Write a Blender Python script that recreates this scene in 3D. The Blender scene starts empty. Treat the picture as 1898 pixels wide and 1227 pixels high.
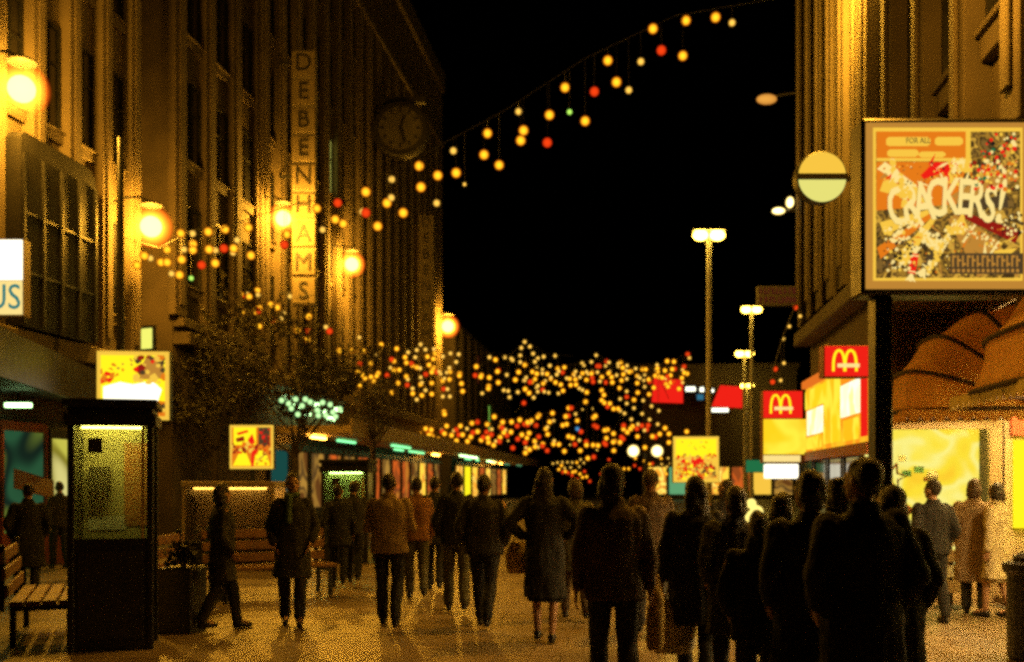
import bpy, bmesh, math, random
from mathutils import Vector, Matrix, noise
R = math.radians
random.seed(7)
sc = bpy.context.scene
COL = sc.collection

# ---------------------------------------------------------------- camera, world, exposure
EYE, F, HOR = 1.65, 1900.0, 893.0
cam = bpy.data.cameras.new('camera')
cam.sensor_width = 36.0
cam.lens = 36.0 * F / 1898.0
cam.shift_y = (HOR - 613.5) / 1898.0
cam.clip_end = 2000
cam.dof.use_dof = True
cam.dof.focus_distance = 10.5
cam.dof.aperture_fstop = 1.5
co = bpy.data.objects.new('camera', cam)
co.location = (0, 0, EYE)
co.rotation_euler = (R(90), 0, 0)
COL.objects.link(co)
sc.camera = co
w = bpy.data.worlds.new('World')
sc.world = w
w.use_nodes = True
nt = w.node_tree
bgn = nt.nodes['Background']
sky = nt.nodes.new('ShaderNodeTexSky')
sky.sky_type = 'NISHITA'
sky.sun_disc = False
sky.sun_elevation = R(-4)
sky.sun_rotation = R(200)
nt.links.new(sky.outputs[0], bgn.inputs[0])
bgn.inputs[1].default_value = 0.0035
sc.view_settings.view_transform = 'Standard'
sc.view_settings.look = 'None'
sc.view_settings.exposure = 0.0
sc.view_settings.gamma = 1.0
sc.cycles.use_denoising = False
sc.cycles.sample_clamp_indirect = 1.0
sc.cycles.sample_clamp_direct = 10.0
sc.cycles.max_bounces = 6
sc.cycles.transparent_max_bounces = 12
sc.cycles.filter_width = 3.0
sc.cycles.caustics_reflective = False
sc.cycles.caustics_refractive = False

# ---------------------------------------------------------------- coordinates
def P(px, py, d):
    "the point that stands at distance d in the direction of photograph pixel (px, py)"
    return Vector(((px - 949.0) / F * d, d, EYE + (HOR - py) / F * d))
SA = 0.121                                   # street runs this far clockwise of the view axis
SV, SU = Vector((math.cos(SA), -math.sin(SA), 0)), Vector((math.sin(SA), math.cos(SA), 0))
def W(v, u, z=0.0):
    return SV * v + SU * u + Vector((0, 0, z))
def u_of(v, d):
    return (d + math.sin(SA) * v) / math.cos(SA)

# ---------------------------------------------------------------- materials
M = {}
def nodes(name):
    m = bpy.data.materials.new(name)
    m.use_nodes = True
    return m, m.node_tree, m.node_tree.nodes['Principled BSDF']
def mat(name, col, rough=0.8, var=0.25, scale=3.0, bump=0.15, metal=0.0, fine=40.0):
    "base colour broken up by two noises, with a fine relief"
    m, t, b = nodes(name)
    N, L = t.nodes.new, t.links.new
    tc = N('ShaderNodeTexCoord')
    n1 = N('ShaderNodeTexNoise'); n1.inputs['Scale'].default_value = scale; n1.inputs['Detail'].default_value = 6
    L(tc.outputs['Object'], n1.inputs['Vector'])
    r = N('ShaderNodeValToRGB')
    c = Vector(col)
    lo, hi = c * (1 - var), c * (1 + var)
    r.color_ramp.elements[0].position = 0.3; r.color_ramp.elements[1].position = 0.7
    r.color_ramp.elements[0].color = (*lo, 1); r.color_ramp.elements[1].color = (*hi, 1)
    L(n1.outputs[0], r.inputs[0]); L(r.outputs[0], b.inputs['Base Color'])
    n2 = N('ShaderNodeTexNoise'); n2.inputs['Scale'].default_value = fine; n2.inputs['Detail'].default_value = 4
    L(tc.outputs['Object'], n2.inputs['Vector'])
    bp = N('ShaderNodeBump'); bp.inputs['Strength'].default_value = bump; bp.inputs['Distance'].default_value = 0.02
    L(n2.outputs[0], bp.inputs['Height']); L(bp.outputs[0], b.inputs['Normal'])
    mr = N('ShaderNodeMapRange'); mr.inputs[3].default_value = max(0.02, rough - 0.12); mr.inputs[4].default_value = min(1, rough + 0.12)
    L(n1.outputs[0], mr.inputs[0]); L(mr.outputs[0], b.inputs['Roughness'])
    b.inputs['Metallic'].default_value = metal
    M[name] = m
    return m
def emis(name, col, strength, sample=True):
    m = bpy.data.materials.new(name); m.use_nodes = True
    t = m.node_tree; t.nodes.clear()
    e = t.nodes.new('ShaderNodeEmission'); e.inputs[0].default_value = (*col, 1); e.inputs[1].default_value = strength
    o = t.nodes.new('ShaderNodeOutputMaterial'); t.links.new(e.outputs[0], o.inputs[0])
    if not sample: m.cycles.emission_sampling = 'NONE'
    M[name] = m
    return m
def globe(name, edge, es, core, cs, power=2.0, sample=True):
    "lamp globe: emission graded from hot core to tinted rim, imitating its glow"
    m = bpy.data.materials.new(name); m.use_nodes = True
    t = m.node_tree; t.nodes.clear(); N, L = t.nodes.new, t.links.new
    lw = N('ShaderNodeLayerWeight'); lw.inputs[0].default_value = 0.5
    inv = N('ShaderNodeMath'); inv.operation = 'SUBTRACT'; inv.inputs[0].default_value = 1; L(lw.outputs['Facing'], inv.inputs[1])
    pw = N('ShaderNodeMath'); pw.operation = 'POWER'; pw.inputs[1].default_value = power; L(inv.outputs[0], pw.inputs[0])
    a = N('ShaderNodeEmission'); a.inputs[0].default_value = (*edge, 1); a.inputs[1].default_value = es
    b = N('ShaderNodeEmission'); b.inputs[0].default_value = (*core, 1); b.inputs[1].default_value = cs
    mx = N('ShaderNodeMixShader'); L(pw.outputs[0], mx.inputs[0]); L(a.outputs[0], mx.inputs[1]); L(b.outputs[0], mx.inputs[2])
    o = N('ShaderNodeOutputMaterial'); L(mx.outputs[0], o.inputs[0])
    if not sample: m.cycles.emission_sampling = 'NONE'
    M[name] = m
    return m
def print_mat(name, cols, strength, scale=6.0, seed=0.0, detail=4.0, lo=0.3, hi=0.7):
    "back-lit printed sheet: patches of flat ink"
    m = bpy.data.materials.new(name); m.use_nodes = True
    t = m.node_tree; t.nodes.clear(); N, L = t.nodes.new, t.links.new
    tc = N('ShaderNodeTexCoord'); mp = N('ShaderNodeMapping'); mp.inputs['Location'].default_value = (seed, seed * .7, seed * .3)
    L(tc.outputs['Object'], mp.inputs[0])
    n = N('ShaderNodeTexNoise'); n.inputs['Scale'].default_value = scale; n.inputs['Detail'].default_value = detail; n.inputs['Distortion'].default_value = .3
    L(mp.outputs[0], n.inputs['Vector'])
    r = N('ShaderNodeValToRGB'); r.color_ramp.interpolation = 'EASE'
    el = r.color_ramp.elements
    while len(el) < len(cols): el.new(0.5)
    for i, c in enumerate(cols):
        el[i].position = 0 if i == 0 else lo + (hi - lo) * i / len(cols); el[i].color = (*c, 1)
    L(n.outputs[0], r.inputs[0])
    e = N('ShaderNodeEmission'); e.inputs[1].default_value = strength; L(r.outputs[0], e.inputs[0])
    o = N('ShaderNodeOutputMaterial'); L(e.outputs[0], o.inputs[0])
    M[name] = m
    return m
def pane_mat(name, tint, gloss=0.1, rough=0.05, dirt=0.0, dirtcol=(.3, .3, .25)):
    "thin glass: clear, with a mirror film and optional grime that scatters light"
    m = bpy.data.materials.new(name); m.use_nodes = True
    t = m.node_tree; t.nodes.clear(); N, L = t.nodes.new, t.links.new
    tr = N('ShaderNodeBsdfTransparent'); tr.inputs[0].default_value = (*tint, 1)
    gl = N('ShaderNodeBsdfGlossy'); gl.inputs['Roughness'].default_value = rough
    fr = N('ShaderNodeFresnel'); fr.inputs[0].default_value = 1.45
    ad = N('ShaderNodeMath'); ad.operation = 'ADD'; ad.inputs[1].default_value = gloss; L(fr.outputs[0], ad.inputs[0])
    mx = N('ShaderNodeMixShader'); L(ad.outputs[0], mx.inputs[0]); L(tr.outputs[0], mx.inputs[1]); L(gl.outputs[0], mx.inputs[2])
    out = mx
    if dirt > 0:
        tl = N('ShaderNodeBsdfTranslucent'); tl.inputs[0].default_value = (*dirtcol, 1)
        tc = N('ShaderNodeTexCoord'); n = N('ShaderNodeTexNoise'); n.inputs['Scale'].default_value = 4; n.inputs['Detail'].default_value = 5
        L(tc.outputs['Object'], n.inputs['Vector'])
        mr = N('ShaderNodeMapRange'); mr.inputs[3].default_value = dirt * .5; mr.inputs[4].default_value = min(1, dirt * 1.5); L(n.outputs[0], mr.inputs[0])
        m2 = N('ShaderNodeMixShader'); L(mr.outputs[0], m2.inputs[0]); L(mx.outputs[0], m2.inputs[1]); L(tl.outputs[0], m2.inputs[2])
        out = m2
    o = N('ShaderNodeOutputMaterial'); L(out.outputs[0], o.inputs[0])
    M[name] = m
    return m

def halo_mat(name, edge, core, cs, power):
    "clear shell that paints a halo: emission strongest at the middle, fading out at the rim"
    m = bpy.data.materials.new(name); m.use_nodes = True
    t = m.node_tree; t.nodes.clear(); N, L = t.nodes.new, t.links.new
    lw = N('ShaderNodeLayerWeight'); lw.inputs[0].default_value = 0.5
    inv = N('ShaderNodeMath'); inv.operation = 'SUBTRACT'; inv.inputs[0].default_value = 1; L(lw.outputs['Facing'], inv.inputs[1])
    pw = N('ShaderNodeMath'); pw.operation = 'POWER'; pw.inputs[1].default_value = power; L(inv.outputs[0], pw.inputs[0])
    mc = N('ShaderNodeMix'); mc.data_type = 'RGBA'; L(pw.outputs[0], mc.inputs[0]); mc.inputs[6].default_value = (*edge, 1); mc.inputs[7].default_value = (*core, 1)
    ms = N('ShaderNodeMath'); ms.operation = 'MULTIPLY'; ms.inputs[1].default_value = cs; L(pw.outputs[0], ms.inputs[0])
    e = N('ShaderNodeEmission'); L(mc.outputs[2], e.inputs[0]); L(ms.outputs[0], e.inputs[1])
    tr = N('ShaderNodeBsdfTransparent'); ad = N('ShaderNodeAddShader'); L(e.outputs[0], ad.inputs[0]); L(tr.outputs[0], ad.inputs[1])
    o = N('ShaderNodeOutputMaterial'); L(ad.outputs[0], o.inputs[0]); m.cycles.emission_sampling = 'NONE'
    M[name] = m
halo_mat('halo_shell', (1, .09, .004), (1, .5, .03), 2.4, 3.0)
emis('sodium_bulb', (1, .45, .03), 560)
emis('sodium_bulb_high', (1, .46, .03), 1700)
emis('sodium_bulb_weak', (1, .43, .03), 380)
SOD = (1.0, 0.47, 0.07)
mat('portland', (.135, .106, .07), .85, .22, 1.2, .3)
mat('portland_dark', (.14, .11, .075), .85, .25, 1.1, .3)
mat('concrete', (.25, .215, .165), .85, .25, 1.5, .3)
mat('dark_stone', (.075, .06, .04), .85, .3, 1.2, .3)  # even base colour, set darker for the right-hand fronts
mat('brown_stone', (.07, .052, .034), .85, .3, 1.3, .3)
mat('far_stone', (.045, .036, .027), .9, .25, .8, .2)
mat('dark_glass', (.012, .012, .014), .12, .3, 2, .02)
mat('bronze_glass', (.007, .006, .005), .6, .3, 2, .05)
mat('black_metal', (.012, .012, .013), .45, .3, 6, .08)
mat('galvanised', (.5, .47, .4), .6, .2, 4, .1)
mat('iron', (.02, .019, .018), .5, .3, 6, .1)
mat('lead_roof', (.03, .028, .026), .6, .3, 4, .15)
mat('asphalt', (.05, .047, .043), .6, .3, 2, .35)
mat('slab', (.215, .155, .09), .4, .3, .9, .35, fine=25)
mat('wood_slat', (.20, .10, .045), .5, .3, 5, .2)
mat('awning_cloth', (.70, .47, .2), .85, .15, 6, .2)
_b = M['awning_cloth'].node_tree; _p = _b.nodes['Principled BSDF']; _o = _b.nodes['Material Output']
_t = _b.nodes.new('ShaderNodeBsdfTranslucent'); _t.inputs[0].default_value = (.8, .48, .16, 1)
_x = _b.nodes.new('ShaderNodeMixShader'); _x.inputs[0].default_value = .55
_b.links.new(_p.outputs[0], _x.inputs[1]); _b.links.new(_t.outputs[0], _x.inputs[2]); _b.links.new(_x.outputs[0], _o.inputs[0])
mat('awning_rib', (.035, .018, .01), .8, .2, 6, .1)
mat('valance_cream', (.6, .48, .22), .85, .15, 6, .1)
mat('shop_wall', (.62, .5, .3), .8, .12, 2, .1)
mat('shop_floor', (.35, .24, .12), .4, .2, 3, .1)
mat('shop_red', (.32, .07, .03), .6, .25, 4, .1)
mat('goods_white', (.7, .66, .55), .6, .15, 8, .1)
mat('goods_green', (.05, .18, .09), .6, .2, 8, .1)
mat('goods_orange', (.5, .17, .04), .6, .35, 5, .1)
mat('goods_brown', (.22, .1, .04), .6, .25, 8, .1)
mat('trim_tan', (.42, .3, .16), .55, .15, 5, .1)
mat('bark', (.05, .038, .028), .9, .35, 8, .6)
mat('leaf', (.04, .036, .014), .65, .4, 9, .1)
mat('kiosk_panel', (.5, .42, .2), .5, .15, 3, .1)
mat('cable_black', (.01, .01, .01), .6, .1, 5, 0)
mat('clock_face', (.09, .078, .06), .7, .2, 2, .05)
mat('letter_dark', (.02, .017, .015), .6, .2, 4, .05)
mat('letter_plaque', (.22, .175, .11), .7, .15, 3, .1)
pane_mat('clear_glass', (.93, .93, .9), .04)
pane_mat('kiosk_glass', (.85, .86, .72), .05, .1, .22, (.75, .66, .3))
pane_mat('smoked_glass', (.4, .38, .33), .07, .12, .2, (.3, .26, .18))
globe('sodium_small', (1, .42, .02), 1.2, (1, .62, .07), 420, 3.0)
globe('white_globe', (1, .6, .1), .8, (1, .86, .36), 5, 2.5)
globe('bulb_amber', (1, .09, .002), .3, (1, .47, .015), 2.1, 2.6, False)  # core-to-rim grading paints the soft glow of the bulbs
globe('bulb_red', (.7, .015, .002), .4, (1, .06, .006), 1.05, 1.2, False)
globe('bulb_white', (.9, .4, .06), .25, (1, .56, .075), 1.5, 1.9, False)
globe('bulb_green', (.1, .5, .04), .5, (.5, .9, .12), 1.3, 1.0, False)
globe('bulb_blue', (.05, .2, .5), .4, (.1, .4, .8), .8, 1.0, False)
emis('tube_green', (.2, .8, .3), 2.2)
emis('tube_dim', (.15, .45, .2), .8)
emis('tube_amber', (1, .45, .05), 45)
emis('tube_pale', (.55, 1, .4), 5)
emis('awning_fill', (1, .62, .2), 260)
emis('tube_warm', (1, .66, .12), 70)
emis('lit_green_window', (.35, .8, .1), .75)
emis('lit_yellow_window', (.85, .85, .15), 1.1)
emis('lit_amber', (1, .5, .05), 1.1)
emis('lit_orange', (1, .22, .02), .8)
emis('lit_dim_red', (.5, .09, .03), .12)
emis('lit_teal', (.05, .35, .3), .18)
emis('sign_red', (.9, .016, .008), .98)
emis('sign_yellow', (1, .82, .012), 1.15)
emis('sign_white', (1, .93, .7), 1.7)
emis('sign_orange', (1, .25, .012), .8)
emis('sign_cream', (1, .76, .26), 1.0)
emis('sign_gold', (1, .6, .06), .95)
emis('sign_tan', (.62, .28, .04), .85)
emis('sign_brown', (.15, .09, .035), .55)
emis('sign_deep_red', (.5, .02, .01), .6)
emis('sign_black', (.012, .01, .008), 1)
emis('sign_green', (.02, .2, .07), .8)
emis('letter_teal', (.02, .25, .25), .8)
emis('white_strip', (1, 1, .75), 2.2)
emis('blue_light', (.05, .25, .4), .6)
print_mat('print_busy', [(.06, .035, .012), (.28, .15, .03), (.05, .03, .01), (.5, .26, .03), (.1, .05, .015), (.9, .5, .06), (.08, .04, .01)], .8, 9, 2.7, 5)
print_mat('print_poster', [(1, .8, .08), (.75, .12, .01), (1, .72, .05), (.25, .04, .01), (1, .5, .03)], .95, 2.6, 3.1)
print_mat('print_crowd', [(1, .78, .06), (1, .6, .04), (.8, .2, .015), (1, .7, .06), (.5, .05, .01), (1, .55, .04)], .95, 5.2, 8.4)
print_mat('print_scene', [(1, .85, .1), (1, .75, .05), (.7, .14, .01), (1, .7, .05), (.3, .05, .01)], .95, 2.2, 1.7)
print_mat('print_shop', [(1, .6, .03), (1, .76, .04), (1, .82, .09), (1, .9, .25), (1, .76, .04), (1, .62, .03)], 1.3, 1.6, 5.5, 1.5, .25, .75)

for n_, m_ in M.items():
    if n_.startswith(('sign_', 'lit_', 'print_', 'letter_', 'white_strip', 'blue_light', 'tube_green', 'tube_dim')): m_.cycles.emission_sampling = 'NONE'
for n_ in ('sodium_bulb', 'sodium_bulb_weak', 'sodium_bulb_high'): M[n_].cycles.emission_sampling = 'FRONT'
# ---------------------------------------------------------------- mesh helpers
class MB:
    def __init__(self): self.b = bmesh.new(); self.mi = 0
    def _tag(self, faces):
        for f in faces: f.material_index = self.mi
    def box(self, x0, x1, y0, y1, z0, z1, rot=None):
        x0, x1 = min(x0, x1), max(x0, x1); y0, y1 = min(y0, y1), max(y0, y1); z0, z1 = min(z0, z1), max(z0, z1)
        vs = [self.b.verts.new(p) for p in ((x0,y0,z0),(x1,y0,z0),(x1,y1,z0),(x0,y1,z0),(x0,y0,z1),(x1,y0,z1),(x1,y1,z1),(x0,y1,z1))]
        if rot is not None:
            for v in vs: v.co = rot @ v.co
        self._tag([self.b.faces.new([vs[i] for i in q]) for q in ((3,2,1,0),(4,5,6,7),(0,1,5,4),(1,2,6,5),(2,3,7,6),(3,0,4,7))])
        return self
    def poly(self, pts, thick=None):
        vs = [self.b.verts.new(p) for p in pts]
        f = self.b.faces.new(vs); self._tag([f])
        if thick is not None:
            r = bmesh.ops.extrude_face_region(self.b, geom=[f])
            nv = [g for g in r['geom'] if isinstance(g, bmesh.types.BMVert)]
            for v in nv: v.co += Vector(thick)
            self._tag([g for g in r['geom'] if isinstance(g, bmesh.types.BMFace)])
            for v in nv:
                self._tag(v.link_faces)
        return self
    def tube(self, pts, r, n=6, caps=True):
        pts = [Vector(p) for p in pts]
        rr = r if isinstance(r, (list, tuple)) else [r] * len(pts)
        rings = []
        for i, p in enumerate(pts):
            t = (pts[min(i + 1, len(pts) - 1)] - pts[max(i - 1, 0)])
            t = t.normalized() if t.length > 1e-9 else Vector((0, 0, 1))
            a = t.cross(Vector((0, 0, 1)) if abs(t.z) < .9 else Vector((1, 0, 0))).normalized(); b = t.cross(a)
            rings.append([self.b.verts.new(p + (a * math.cos(2*math.pi*k/n) + b * math.sin(2*math.pi*k/n)) * rr[i]) for k in range(n)])
        fs = []
        for i in range(len(rings) - 1):
            for k in range(n): fs.append(self.b.faces.new((rings[i][k], rings[i][(k+1) % n], rings[i+1][(k+1) % n], rings[i+1][k])))
        if caps:
            fs.append(self.b.faces.new(rings[0][::-1])); fs.append(self.b.faces.new(rings[-1]))
        self._tag(fs)
        return self
    def lathe(self, prof, c=(0, 0, 0), n=16, axis='z'):
        c = Vector(c); rings = []
        for r, z in prof:
            ring = []
            for k in range(n):
                a = 2 * math.pi * k / n
                p = Vector((r * math.cos(a), r * math.sin(a), z))
                if axis == 'y': p = Vector((p.x, p.z, p.y))
                ring.append(self.b.verts.new(c + p))
            rings.append(ring)
        fs = []
        for i in range(len(rings) - 1):
            for k in range(n): fs.append(self.b.faces.new((rings[i][k], rings[i][(k+1) % n], rings[i+1][(k+1) % n], rings[i+1][k])))
        fs.append(self.b.faces.new(rings[0][::-1])); fs.append(self.b.faces.new(rings[-1]))
        self._tag(fs)
        return self
    def ball(self, c, r, n=12, m=8):
        rx, ry, rz = (r, r, r) if not isinstance(r, (tuple, list)) else r
        c = Vector(c)
        top = self.b.verts.new(c + Vector((0, 0, rz))); bot = self.b.verts.new(c - Vector((0, 0, rz)))
        rings = []
        for i in range(1, m):
            t = math.pi * i / m
            rings.append([self.b.verts.new(c + Vector((rx*math.sin(t)*math.cos(2*math.pi*k/n), ry*math.sin(t)*math.sin(2*math.pi*k/n), rz*math.cos(t)))) for k in range(n)])
        fs = []
        for k in range(n):
            fs.append(self.b.faces.new((top, rings[0][k], rings[0][(k+1) % n]))); fs.append(self.b.faces.new((bot, rings[-1][(k+1) % n], rings[-1][k])))
        for i in range(len(rings) - 1):
            for k in range(n): fs.append(self.b.faces.new((rings[i][k], rings[i+1][k], rings[i+1][(k+1) % n], rings[i][(k+1) % n])))
        self._tag(fs)
        for f in fs: f.smooth = True
        return self
    def mesh(self, name, bevel=0.0):
        b = self.b
        if bevel > 0:
            bmesh.ops.bevel(b, geom=b.edges[:], offset=bevel, segments=1, affect='EDGES', clamp_overlap=True)
        bmesh.ops.recalc_face_normals(b, faces=b.faces[:])
        me = bpy.data.meshes.new(name); b.to_mesh(me); b.free()
        return me
    def build(self, name, mats, parent=None, bevel=0.0, loc=None):
        return link(name, self.mesh(name, bevel), mats, parent, loc)
def link(name, me, mats, parent=None, loc=None):
    if mats is not None and not me.materials:
        for m in (mats if isinstance(mats, (list, tuple)) else [mats]): me.materials.append(M[m] if isinstance(m, str) else m)
    o = bpy.data.objects.new(name, me); COL.objects.link(o)
    if parent is not None: o.parent = parent
    if loc is not None: o.location = loc
    return o
def tag(o, label=None, cat=None, group=None, kind=None):
    if label: o['label'] = label
    if cat: o['category'] = cat
    if group: o['group'] = group
    if kind: o['kind'] = kind
    return o
def thing(name, label, cat, loc=(0, 0, 0), rotz=0.0, group=None):
    o = bpy.data.objects.new(name, None); COL.objects.link(o)
    o.location = loc; o.rotation_euler = (0, 0, rotz); o.empty_display_size = .2
    return tag(o, label, cat, group)
def copy_tree(o, parent=None):
    c = o.copy(); COL.objects.link(c)
    if parent is not None: c.parent = parent
    for ch in list(o.children): copy_tree(ch, c)
    return c
def text_mesh(s, size=1.0, extrude=0.0, align='CENTER', sx=1.0, off=0.0):
    cu = bpy.data.curves.new('lettering', 'FONT'); cu.body = s; cu.size = size; cu.extrude = extrude
    cu.align_x = align; cu.align_y = 'CENTER'; cu.resolution_u = 3; cu.offset = off * size
    o = bpy.data.objects.new('lettering', cu); COL.objects.link(o)
    bpy.context.view_layer.update()
    me = bpy.data.meshes.new_from_object(o.evaluated_get(bpy.context.evaluated_depsgraph_get()))
    bpy.data.objects.remove(o); bpy.data.curves.remove(cu)
    for v in me.vertices: v.co.x *= sx
    me.materials.clear()
    return me
def stand(me, ang=0.0):
    "text lies in XY; stand it up in XZ facing -Y"
    me.transform(Matrix.Rotation(R(90), 4, 'X')); return me

# ================================================================ GROUND
tag(MB().poly([(-300, -60, 0), (300, -60, 0), (300, 600, 0), (-300, 600, 0)]).build('ground', 'asphalt'), kind='structure')
pv = MB(); rs = random.Random(3)
u = 3.0; row = 0
while u < 46:
    v = -11.5 + (row % 2) * .3
    while v < 4.4:
        j = rs.uniform(-.002, .002)
        pv.box(v + .006, v + .594, u + .006, u + .594, .0, .012 + j)
        v += .6
    u += .6; row += 1
pvo = pv.build('paving', 'slab'); pvo.rotation_euler.z = -SA
tag(pvo, kind='structure')

# ================================================================ BUILDINGS
class Bld:
    def __init__(self, name, label, v, u, cat='building'):
        self.v, self.u = v, u
        self.root = thing(name, label, cat, W(v, u), -SA)
    def mb(self): return MB()
    def boxes(self, name, mt, bs, parent=None, bevel=0.0):
        m = MB()
        for (a, b, c, d, e, f) in bs: m.box(a - self.v, b - self.v, c - self.u, d - self.u, e, f)
        return m.build(name, mt, parent or self.root, bevel)

def window_pair(wd, ht, glass='dark_glass', sgn=1, key=[0]):
    "frame mesh and pane mesh; local x = outwards"
    f = MB(); t = .06
    f.box(-.04, .05, -wd/2, -wd/2 + t, 0, ht).box(-.04, .05, wd/2 - t, wd/2, 0, ht)
    f.box(-.04, .05, -wd/2 + t, wd/2 - t, 0, t).box(-.04, .05, -wd/2 + t, wd/2 - t, ht - t, ht)
    f.box(-.03, .04, -.02, .02, t, ht - t).box(-.03, .04, -wd/2 + t, wd/2 - t, ht * .62, ht * .62 + .04)
    p = MB().box(-.015, -.005, -wd/2 + t, wd/2 - t, t, ht - t)
    fm = f.mesh('window'); fm.materials.append(M['black_metal'])
    pm = p.mesh('pane'); pm.materials.append(M[glass])
    return fm, pm

def facade(B, side, v, u0, u1, z0, z1, bay, pil_w, pil_out, floor_h, win_h, mt, lit=None, pil_mt=None, skip=None, sill=True, z_first=1.0):
    """ribbed front: pilasters, spandrels and windows between. side=+1: the front looks towards +v"""
    n = max(1, round((u1 - u0) / bay)); bay = (u1 - u0) / n
    me = None
    pm = MB().box(-.02 if side > 0 else -pil_out, pil_out if side > 0 else .02, -pil_w/2, pil_w/2, 0, z1 - z0)
    pm.box((pil_out + .003) if side > 0 else -pil_out - .05, (pil_out + .05) if side > 0 else -pil_out - .003, -pil_w*.22, pil_w*.22, .3, z1 - z0 - .3)
    pme = pm.mesh('pilaster', .015); pme.materials.append(M[pil_mt or mt])
    for i in range(n + 1):
        uu = u0 + i * bay
        o = link('pilaster', pme, None, B.root, (v - B.v, uu - B.u, z0))
    ww = bay - pil_w - .04
    fm, gm = window_pair(ww, win_h)
    k = 0
    spm = MB().box(-.02, .10, -ww/2, ww/2, 0, .22); spm.box(-.02, .16, -ww/2 - .0, ww/2, .22, .28)
    sme = spm.mesh('sill', .01); sme.materials.append(M[pil_mt or mt])
    z = z0 + z_first
    fl = 0
    while z + win_h < z1 - .2:
        for i in range(n):
            if skip and skip(i, fl): continue
            uc = u0 + (i + .5) * bay
            o = link('window', fm, None, B.root, (v + side * .02 - B.v, uc - B.u, z))
            if side < 0: o.rotation_euler.z = math.pi
            g = None
            if lit and (i, fl) in lit:
                p2 = gm.copy(); p2.materials.clear(); p2.materials.append(M[lit[(i, fl)]])
                g = link('pane', p2, None, o)
            else: g = link('pane', gm, None, o)
            if sill:
                s = link('sill', sme, None, o, (0, 0, -.3))
        z += floor_h; fl += 1

# ---- left side: front line at v = -12.9
LV = -12.9
def UL(d, v=LV): return u_of(v, d)
# building 1: big stone store over the near canopied shop
B1 = Bld('stone_store', 'tall stone department store with a dark oriel, at the left edge', LV, UL(12))
B1.boxes('wall', 'portland', [(-24, LV, UL(12), UL(26.3), 0, 24)])
facade(B1, 1, LV, UL(12.1), UL(26.1), 4.8, 24, .72*2, .5, .28, 3.7, 2.3, 'portland', None)
B1.boxes('cornice', 'portland', [(LV, LV + .55, UL(12), UL(26.3), 4.35, 4.75)], bevel=.03)
# the oriel
OV = LV + .62
m = MB()
o0, o1 = UL(20.6, OV) - B1.u, UL(23.45, OV) - B1.u
pts = [(0, 0), (0, 0)]
prof = [(o0, 4.8), (o1, 4.8), (o1, 8.35)] + [(o1 - .38 + .38*math.cos(a), 8.35 + .38*math.sin(a)) for a in (R(30), R(60), R(90))] + [(o0 + .12, 8.73), (o0, 8.6)]
m.poly([(.0, y, z) for y, z in prof], (.62, 0, 0))
ori = m.build('oriel', 'bronze_glass', B1.root)
m = MB()
for k in range(5):
    y = o0 + .06 + (o1 - o0 - .12) * k / 4
    m.box(.623, .68, y - .035, y + .035, 4.85, 8.3)
for z in (5.9, 7.1): m.box(.624, .66, o0 + .1, o1 - .1, z - .03, z + .03)
m.build('mullion', 'black_metal', ori)
# recessed dark block and building 2
B2 = Bld('dark_office_block', 'dark brown office block recessed between the stone store and the ribbed store', LV, UL(26.3))
B2.boxes('wall', 'brown_stone', [(-24, LV - 2.2, UL(26.3), UL(28.7), 0, 24), (-24, LV, UL(28.7), UL(35), 0, 24)])
facade(B2, 1, LV, UL(28.8), UL(34.9), 6.3, 24, 2.0, .75, .22, 3.6, 2.3, 'brown_stone')
B2.boxes('ledge', 'brown_stone', [(LV, LV + .5, UL(28.7), UL(35), 5.5, 5.85), (LV, LV + .35, UL(28.7), UL(35), 6.0, 6.25)], bevel=.02)
for (px, py, wd, ht, mt_) in ((295, 152, .42, .8, 'lit_yellow_window'), (262, 335, 1.3, 1.9, 'lit_dim_red'), (265, 628, .62, .55, 'lit_yellow_window')):
    d = 27.9; vv = LV - 2.2
    # slot wall distance seen at this pixel
    d = 1900 * (2.2 + 13.0) / (1180 - px) if py < 500 else 1900*13.0/(1180-px) + .9
    pz = EYE + (HOR - py) / F * d
    uu = UL(d, vv if py < 500 else LV)
    vv = LV - 2.2 if py < 500 else LV - 2.2
    q = P(px, py, d)
    fr = MB().box(-wd/2 - .08, wd/2 + .08, .02, .1, -ht/2 - .08, ht/2 + .08).build('window', 'black_metal', B2.root)
    fr.matrix_local = B2.root.matrix_basis.inverted() @ Matrix.Translation(q) @ Matrix.Rotation(R(-25), 4, 'Z')
    MB().box(-wd/2, wd/2, -.01, .018, -ht/2, ht/2).build('pane', mt_, fr)
# ---- the ribbed store with the two vertical signs
B3 = Bld('ribbed_store', 'huge pale ribbed stone store with vertical letter signs and a clock', LV, UL(35))
B3.boxes('wall', 'portland', [(-30, LV, UL(35), UL(67), 0, 28)])
facade(B3, 1, LV, UL(35.2), UL(66.6), 5.6, 27, 1.75, .72, .3, 3.6, 2.35, 'portland', {(4, 2): 'lit_yellow_window'})
B3.boxes('parapet', 'portland', [(LV - .3, LV + .5, UL(35), UL(67), 27, 28.2)], bevel=.05)
B3.boxes('cornice', 'portland', [(LV, LV + .6, UL(35), UL(67), 5.0, 5.45)], bevel=.03)
B3.boxes('cornice', 'portland', [(LV, LV + .42, UL(35), UL(67), 23.4, 23.7)], bevel=.03)
# first-floor band of greenish tube lights
for k in range(7):
    dd = 36.6 + k * 1.05
    zz = 4.62 - (k % 3) * .22
    B3.boxes('tube_light', 'tube_pale', [(LV + .35, LV + .47, UL(dd), UL(dd + .75), zz, zz + .14)])
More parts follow.
